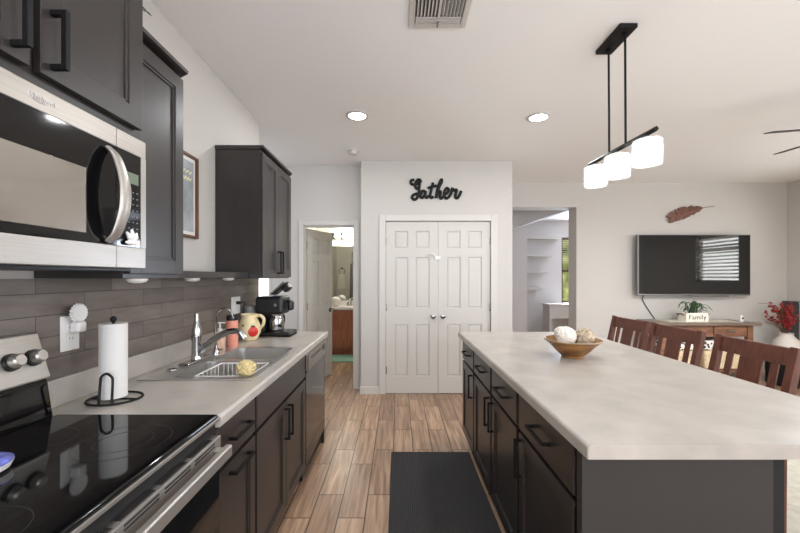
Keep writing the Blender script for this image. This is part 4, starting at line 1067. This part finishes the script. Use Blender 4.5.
# feather
def feather():
    ym = TY-.022
    A = Vector((3.92, 2.22)); B = Vector((4.57, 2.40))                    # tip of vane, end of quill
    def at(u, off): 
        p = A.lerp(B, u); n = Vector((-(B-A).y, (B-A).x)).normalized(); p = p+n*(off+.035*math.sin(u*PI)*.8); return p
    sp = new(); tube(sp, [(at(u/12, 0).x, ym-.004, at(u/12, 0).y) for u in range(13)], [.008-.0004*i for i in range(13)], 8)
    vb = new(); N_ = 34; rg = random.Random(3)
    for side in (1, -1):
        for i in range(N_):
            u0 = .0+.76*i/N_; u1 = u0+.76/N_*1.06
            wv = .080*math.sin(min(1, (u0+.05)/.80)**.75*PI*.97)**.55+.006
            wv *= rg.uniform(.82, 1.05)
            if rg.random() < (.26 if side < 0 else .10): wv *= rg.uniform(.35, .65)
            lean = -.06
            pts = [at(u0, 0), at(u1, 0), at(u1+lean, side*wv*(1+.08*rg.random())), at(u0+lean, side*wv)]
            q = bmesh.new(); F = [q.verts.new((p.x, ym-.006+.004*(k > 1), p.y)) for k, p in enumerate(pts)]; G = [q.verts.new((p.x, ym+.002+.004*(k > 1), p.y)) for k, p in enumerate(pts)]
            q.faces.new(F); q.faces.new(G[::-1])
            for k in range(4): q.faces.new((F[k], F[(k+1) % 4], G[(k+1) % 4], G[k]))
            bmesh.ops.recalc_face_normals(q, faces=q.faces[:]); merge(vb, q)
    t = thing('metal_feather', 'rust brown metal feather hung above the television', 'wall ornament', (4.2, TY-.02, 2.25))
    obj('quill', sp, 'rust', t); obj('vane', vb, 'rust', t, None, False)
    bm = new(); cyl(bm, (4.25, TY-.019, 2.315), .006, .0185, 'Y', 10); obj('hanging_pin', bm, 'rust', t)
feather()

# console table
kx0, kx1, ky0, ky1, kz = 3.40, 4.75, 4.82, 5.30, .775
t = thing('console_table', 'brown wooden console table with drawers below the television', 'table', ((kx0+kx1)/2, 5.06, 0))
bm = new(); box(bm, kx0, kx1, ky0, ky1, kz-.035, kz, .010, 3); obj('table_top', bm, 'tabletop', t)
bm = new(); box(bm, kx0+.08, kx1-.10, ky0+.06, ky1-.04, kz-.185, kz-.0355, .003); obj('apron', bm, 'tablewood', t)
for x in (kx0+.06, kx1-.145):
    for y in (ky0+.045, ky1-.09):
        bm = new(); box(bm, x, x+.07, y, y+.06, .001, kz-.0356, .005); obj('leg', bm, 'tablewood', t)
for a, b in ((kx0+.15, kx0+.66), (kx0+.76, kx1-.17)):
    bm = new(); box(bm, a, b, ky0+.042, ky0+.0595, kz-.168, kz-.055, .004); d = obj('drawer', bm, 'tablewood', t)
    bm = new(); m_ = (a+b)/2; box(bm, m_-.06, m_+.06, ky0+.022, ky0+.0415, kz-.118, kz-.100, .004); obj('handle', bm, 'nickel', d)
bm = new(); box(bm, kx0+.08, kx1-.10, ky0+.06, ky1-.06, .12, .145, .003); obj('shelf', bm, 'tablewood', t)
M['runner'] = mat('table_runner', (206, 200, 182), .9, var=.08, vscale=30)
bm = new(); box(bm, 3.62, 4.56, ky0+.10, ky1-.08, kz+.0006, kz+.004, .001)
tag(obj('table_runner', bm, 'runner', loc=(4.1, 5.06, kz)), 'pale cloth runner lying on the console table', 'runner')
# baskets on the lower shelf
def basket(x0_, x1_, label):
    t = thing('storage_basket', label, 'basket', ((x0_+x1_)/2, 5.05, .146), 'baskets under the console table')
    bm = new(); box(bm, x0_, x1_, 4.91, 5.20, .146, .40, .03, 3); obj('basket_body', bm, 'wicker', t)
    bm = new(); box(bm, x0_-.006, x1_+.006, 4.902, 5.208, .4005, .53, .03, 3); obj('cloth_liner', bm, 'cork', t, 'dark and white patterned cloth')
    return t
basket(3.60, 4.02, 'wicker basket with patterned cloth liner, nearer the den opening')
basket(4.08, 4.55, 'wicker basket with patterned cloth liner, nearer the vase')
# planter with word
pxc, pyc = 4.00, 5.02; z = kz+.005
t = thing('planter_box', 'small white planter box lettered Family with green plant on the console', 'planter', (pxc, pyc, z))
bm = new()
hw_, hd_ = .150, .075
for a, b, c, d in ((pxc-hw_, pxc+hw_, pyc-hd_, pyc-hd_+.012), (pxc-hw_, pxc+hw_, pyc+hd_-.012, pyc+hd_), (pxc-hw_, pxc-hw_+.012, pyc-hd_+.012, pyc+hd_-.012), (pxc+hw_-.012, pxc+hw_, pyc-hd_+.012, pyc+hd_-.012)): box(bm, a, b, c, d, z, z+.115, .002)
box(bm, pxc-hw_+.012, pxc+hw_-.012, pyc-hd_+.012, pyc+hd_-.012, z, z+.09); obj('box', bm, 'planterwhite', t)
bm = new(); text_bm(bm, 'Family', .088, Matrix.Translation((pxc+.003, pyc-hd_-.0012, z+.057)) @ Matrix.Rotation(PI/2, 4, 'X'), .0008, 1.05); obj('lettering', bm, 'ink', t)
for s in (-1, 1):
    bm = new(); x = pxc+s*(hw_+.006); tube(bm, [(x, pyc-.05, z+.075), (x+s*.022, pyc-.05, z+.10), (x+s*.022, pyc+.05, z+.10), (x, pyc+.05, z+.075)], .006, 8); obj('handle', bm, 'twig', t)
bm = new(); rg = random.Random(5)
for k in range(30):
    a = rg.uniform(0, 2*PI); l = rg.uniform(.10, .24); h = rg.uniform(.06, .17)
    c = Vector((pxc+rg.uniform(-.05, .05), pyc+rg.uniform(-.03, .03), z+.088))
    P = smooth([c, c+Vector((math.cos(a)*l*.35, math.sin(a)*l*.2, h)), c+Vector((math.cos(a)*l*.8, math.sin(a)*l*.4, h*.95)), c+Vector((math.cos(a)*l, math.sin(a)*l*.45, h*.5))], 5)
    n = len(P); tube(bm, P, [.008*math.sin(PI*(.12+.86*i/(n-1)))+.0008 for i in range(n)], 6, sq=(.35, 1))
obj('leaves', bm, 'green', t)
for k in range(1):
    t = thing('small_figurine', 'tiny white figurine with a dark spot at the right end of the console', 'figurine', (4.64, 5.0, kz))
    bm = new(); lathe(bm, [(0, kz+.001), (.024, kz+.001), (.026, kz+.02), (.018, kz+.05), (.020, kz+.065), (.012, kz+.085), (0, kz+.088)], (4.64, 5.0, 0), 20); obj('body', bm, 'plate', t)
    bm = new(); ball(bm, (4.64, 4.979, kz+.045), .012, (1, .5, 1.2), 12); obj('dark_spot', bm, 'ink', t)
# black bin and vase and armchair at the right
t = thing('storage_bin', 'black fabric storage bin on the floor right of the console', 'bin', (4.98, 4.7, 0))
bm = new(); box(bm, 4.80, 5.10, 4.55, 4.85, .001, .30, .02, 3); obj('bin_body', bm, 'blackplastic', t)
bm = new(); tube(bm, smooth([(4.88, 4.548, .22), (4.89, 4.535, .19), (4.95, 4.53, .18), (5.01, 4.535, .19), (5.02, 4.548, .22)], 4), .007, 8); obj('handle', bm, 'fabricgrey', t)
vx, vy = 5.25, 5.0
t = thing('floor_vase', 'round cream floor vase with red berries by the far right corner', 'vase', (vx, vy, 0))
bm = new(); lathe(bm, [(0, .002), (.11, .002), (.13, .03), (.155, .25), (.160, .38), (.135, .51), (.078, .575), (.066, .60), (.074, .622), (.066, .622), (.056, .60), (.0, .54)], (vx, vy, 0), 36); obj('vase_body', bm, 'vase', t)
tag_g = 'berry stems in the cream floor vase'
rg = random.Random(11)
for k in range(16):
    a = rg.uniform(0, 2*PI); l = rg.uniform(.05, .26); h = rg.uniform(.16, .44)
    base = Vector((vx+rg.uniform(-.03, .03), vy+rg.uniform(-.03, .03), .55)); tip = base+Vector((math.cos(a)*l, math.sin(a)*l*.6, .05+h))
    mid = base.lerp(tip, .5)+Vector((0, 0, .05))
    bm = new(); P = smooth([base, mid, tip], 5); tube(bm, P, .003, 5)
    if k % 3 == 2:
        for q in range(14):
            p = P[rg.randrange(4, len(P))]+Vector((rg.gauss(0, .02), rg.gauss(0, .02), rg.gauss(0, .02))); tube(bm, [P[rg.randrange(3, len(P))], p], .0018, 4)
    st = obj('stem', bm, 'twig', t)
    if k % 3 != 2:
        bm = new(); tube(bm, P[3:], .0036, 5)
        for q in range(16):
            b0 = P[rg.randrange(4, len(P))]; p = b0+Vector((rg.gauss(0, .022), rg.gauss(0, .020), rg.gauss(0, .022))); ball(bm, p, rg.uniform(.009, .015), n=8); tube(bm, [b0, p], .002, 4)
        obj('berry_cluster', bm, 'berry', st, 'red berries')
    elif k % 2:
        bm = new()
        for q in range(24):
            p = P[rg.randrange(3, len(P))]; d_ = Vector((rg.gauss(0, 1), rg.gauss(0, 1), rg.gauss(0, 1))).normalized()*.05
            tube(bm, [p, p+d_*.5, p+d_], [.002, .008, .001], 5, sq=(.4, 1))
        obj('foliage', bm, 'green', st)
bm = new(); tube(bm, smooth([(vx-.03, vy, .55), (vx-.10, vy, .82), (vx-.22, vy, 1.0), (vx-.38, vy, 1.02)], 6), .0025, 5); obj('bare_twig', bm, 'twig', t)
t = thing('ribbed_stand', 'dark grey ribbed upright stand in the far right corner behind the vase', 'stand', (5.57, 5.25, 0))
bm = new(); box(bm, 5.515, 5.63, 5.17, 5.34, .001, .03, .004); obj('base', bm, 'fabricgrey', t)
bm = new(); box(bm, 5.530, 5.625, 5.192, 5.32, .0305, 1.02, .004); bo = obj('body', bm, 'fabricgrey', t)
bm = new(); box(bm, 5.524, 5.629, 5.178, 5.325, 1.0205, 1.035, .003); obj('cap', bm, 'fabricgrey', t)
bm = new()
for k in range(4): box(bm, 5.533+k*.024, 5.547+k*.024, 5.182, 5.1915, .04, 1.01, .003)
obj('ribs', bm, 'fabricgrey', bo)

# ------------------------------------------------------------------ den
for z, x1_ in ((2.33, 3.86), (1.91, 3.64), (1.51, 3.54), (1.12, 3.40)):
    bm = new(); box(bm, 2.75, x1_, 8.70, 8.9995, z-.05, z, .004)
    nm = {2.33: 'longest white wall shelf in the den, topmost of the four', 1.91: 'white wall shelf in the den, second from the top', 1.51: 'white wall shelf in the den, third from the top', 1.12: 'shortest white wall shelf in the den, lowest of the four'}[z]
    tag(obj('wall_shelf', bm, 'white', loc=(3.2, 8.9, z-.05)), nm, 'shelf', 'wall shelves in the den')
t = thing('den_cabinet', 'small white open-fronted cabinet under the den window', 'cabinet', (3.85, 8.6, 0))
bm = new(); cx0, cx1, cy0, cy1 = 3.42, 4.25, 8.35, 8.75
box(bm, cx0, cx0+.06, cy0, cy1, .001, .73); box(bm, cx1-.06, cx1, cy0, cy1, .001, .73); box(bm, cx0+.06, cx1-.06, cy0, cy1, .44, .73); box(bm, cx0+.06, cx1-.06, cy1-.03, cy1, .001, .44); box(bm, cx0+.06, cx1-.06, cy0, cy1-.03, .001, .06)
obj('body', bm, 'white', t)
bm = new(); box(bm, cx0-.02, cx1+.02, cy0-.02, cy1, .7305, .765, .005); obj('top', bm, 'white', t)

# ------------------------------------------------------------------ bathroom
vy0 = 6.50
t = thing('bathroom_vanity', 'cherry wood bathroom vanity with white top seen through the doorway', 'vanity', (-.93, 6.8, 0))
bm = new(); box(bm, -1.555, -.305, vy0+.021, 7.045, .10, .80); box(bm, -1.555, -.305, vy0+.09, 7.045, .001, .10); obj('body', bm, 'vanity', t)
for k in range(4):
    a = -1.553+k*.312; b = a+.306
    bm = new(); Y0 = vy0
    for (p, q_, r_, s_) in ((a, a+.05, .12, .60), (b-.05, b, .12, .60), (a+.05, b-.05, .12, .17), (a+.05, b-.05, .55, .60)): box(bm, p, q_, Y0, Y0+.02, r_, s_, .002)
    box(bm, a+.048, b-.048, Y0+.007, Y0+.02, .168, .552); obj('door', bm, 'vanity', t)
    bm = new(); box(bm, a, b, Y0, Y0+.02, .62, .785, .003); obj('drawer', bm, 'vanity', t)
bm = new(); box(bm, -1.558, -.302, vy0-.025, 7.048, .8005, .845, .006, 3); box(bm, -1.558, -.302, 7.03, 7.048, .845, .93, .003); obj('basin_top', bm, 'plate', t)
bm = new(); box(bm, -.96, -.80, 6.88, 6.93, .8455, .858, .004); tube(bm, smooth([(-.88, 6.905, .855), (-.88, 6.90, .95), (-.88, 6.85, .975), (-.88, 6.80, .945)], 5), .010, 10)
for s in (-.06, .06): lathe(bm, [(0, .857), (.018, .857), (.014, .885), (.020, .89), (.018, .915), (0, .918)], (-.88+s, 6.905, 0), 14)
tag(obj('basin_faucet', bm, 'chrome', loc=(-.88, 6.9, .845)), 'chrome two-handle basin faucet on the bathroom vanity', 'faucet')
bm = new(); ball(bm, (-1.13, 6.72, .935), .088, n=24)
tag(obj('round_ornament', bm, 'plate', loc=(-1.13, 6.72, .846)), 'round white ornament on the bathroom vanity beside the door edge', 'ornament')
bm = new(); box(bm, -1.54, -.32, 7.040, 7.0495, .94, 1.965); tag(obj('bathroom_mirror', bm, 'mirror', loc=(-.93, 7.045, .94)), 'wide frameless mirror above the bathroom vanity', 'mirror')
t = thing('vanity_light', 'chrome light bar with glowing round bulbs above the bathroom mirror', 'lamp', (-.93, 7.04, 2.15))
bm = new(); box(bm, -1.27, -.59, 7.0, 7.0495, 2.095, 2.205, .006); obj('bar', bm, 'chrome', t)
for k in range(4):
    bm = new(); ball(bm, (-1.14+k*.145, 6.945, 2.15), .052, n=20); obj('bulb', bm, 'bulb', t)
l = bpy.data.lights.new('vanity_bulbs', 'POINT'); l.energy = 16; l.color = (1, .94, .86); l.shadow_soft_size = .06
o = bpy.data.objects.new('vanity_bulbs', l); COL.objects.link(o); o.parent = t; o.location = (0, -.22, 0)
bm = new(); box(bm, -1.35, -.55, 5.98, 6.46, .001, .022, .008, 3)
tag(obj('bath_rug', bm, 'teal', loc=(-.95, 6.2, 0)), 'pale teal bath rug on the floor before the vanity', 'rug')
t = thing('hand_towel', 'white towel hanging on a bathroom ring, seen in the mirror', 'towel', (-1.42, 4.67, 1.2))
bm = new(); tube(bm, [(-1.42+.075*math.cos(2*PI*k/24), 4.72, 1.52+.075*math.sin(2*PI*k/24)) for k in range(24)], .006, 8, True); cyl(bm, (-1.42, 4.6805, 1.60), .022, .04, 'Y', 16); obj('ring', bm, 'chrome', t)
def drape(w0, w1, z0, z1, th, folds, seed=0):
    q = bmesh.new(); n, m = 24, 8; F = []; G = []
    for j in range(m+1):
        z = z0+(z1-z0)*j/m; wj = w0+(w1-w0)*j/m
        F.append([q.verts.new((wj*(i/n-.5), -th/2-.012*math.sin(folds*2*PI*i/n+.4*j), z)) for i in range(n+1)])
        G.append([q.verts.new((wj*(i/n-.5), th/2-.010*math.sin(folds*2*PI*i/n+.4*j), z)) for i in range(n+1)])
    for j in range(m):
        for i in range(n): q.faces.new((F[j][i], F[j][i+1], F[j+1][i+1], F[j+1][i])); q.faces.new((G[j][i+1], G[j][i], G[j+1][i], G[j+1][i+1]))
        q.faces.new((F[j][0], F[j+1][0], G[j+1][0], G[j][0])); q.faces.new((F[j+1][n], F[j][n], G[j][n], G[j+1][n]))
    for i in range(n): q.faces.new((F[0][i+1], F[0][i], G[0][i], G[0][i+1])); q.faces.new((F[m][i], F[m][i+1], G[m][i+1], G[m][i]))
    bmesh.ops.recalc_face_normals(q, faces=q.faces[:]); return q
bm = merge(new(), drape(.22, .13, 1.08, 1.46, .03, 4), Matrix.Translation((-1.42, 4.72, 0))); obj('cloth', bm, 'towel', t)
# robe on the back of the bathroom door
cdir = Vector((math.cos(DA), math.sin(DA), 0)); nrm = Vector((-math.sin(DA), math.cos(DA), 0))
hp = Vector((BX0+.012, 4.684, 0))+cdir*.30+nrm*.037
t = thing('bath_robe', 'grey robe hanging behind the open bathroom door, seen in the mirror', 'robe', (hp.x, hp.y, 1.0))
bm = merge(new(), drape(.34, .10, .75, 1.70, .05, 5), Matrix.Translation(hp+nrm*.055) @ Matrix.Rotation(DA, 4, 'Z')); obj('cloth', bm, 'robe', t)
bm = new(); tube(bm, [hp+Vector((0, 0, 1.72)), hp+nrm*.05+Vector((0, 0, 1.71)), hp+nrm*.055+Vector((0, 0, 1.74))], .007, 8); obj('hook', bm, 'nickel', t)

bm = new(); box(bm, HX0-.05, HX0, 4.534, 4.5495, .50, 2.15, .003); box(bm, HX1-.001, HX1+.03, 4.534, 4.5495, .50, 2.15, .003); box(bm, HX0, HX1, 4.534, 4.5495, 2.1, 2.15, .003); struct('trim_7', bm, 'white')
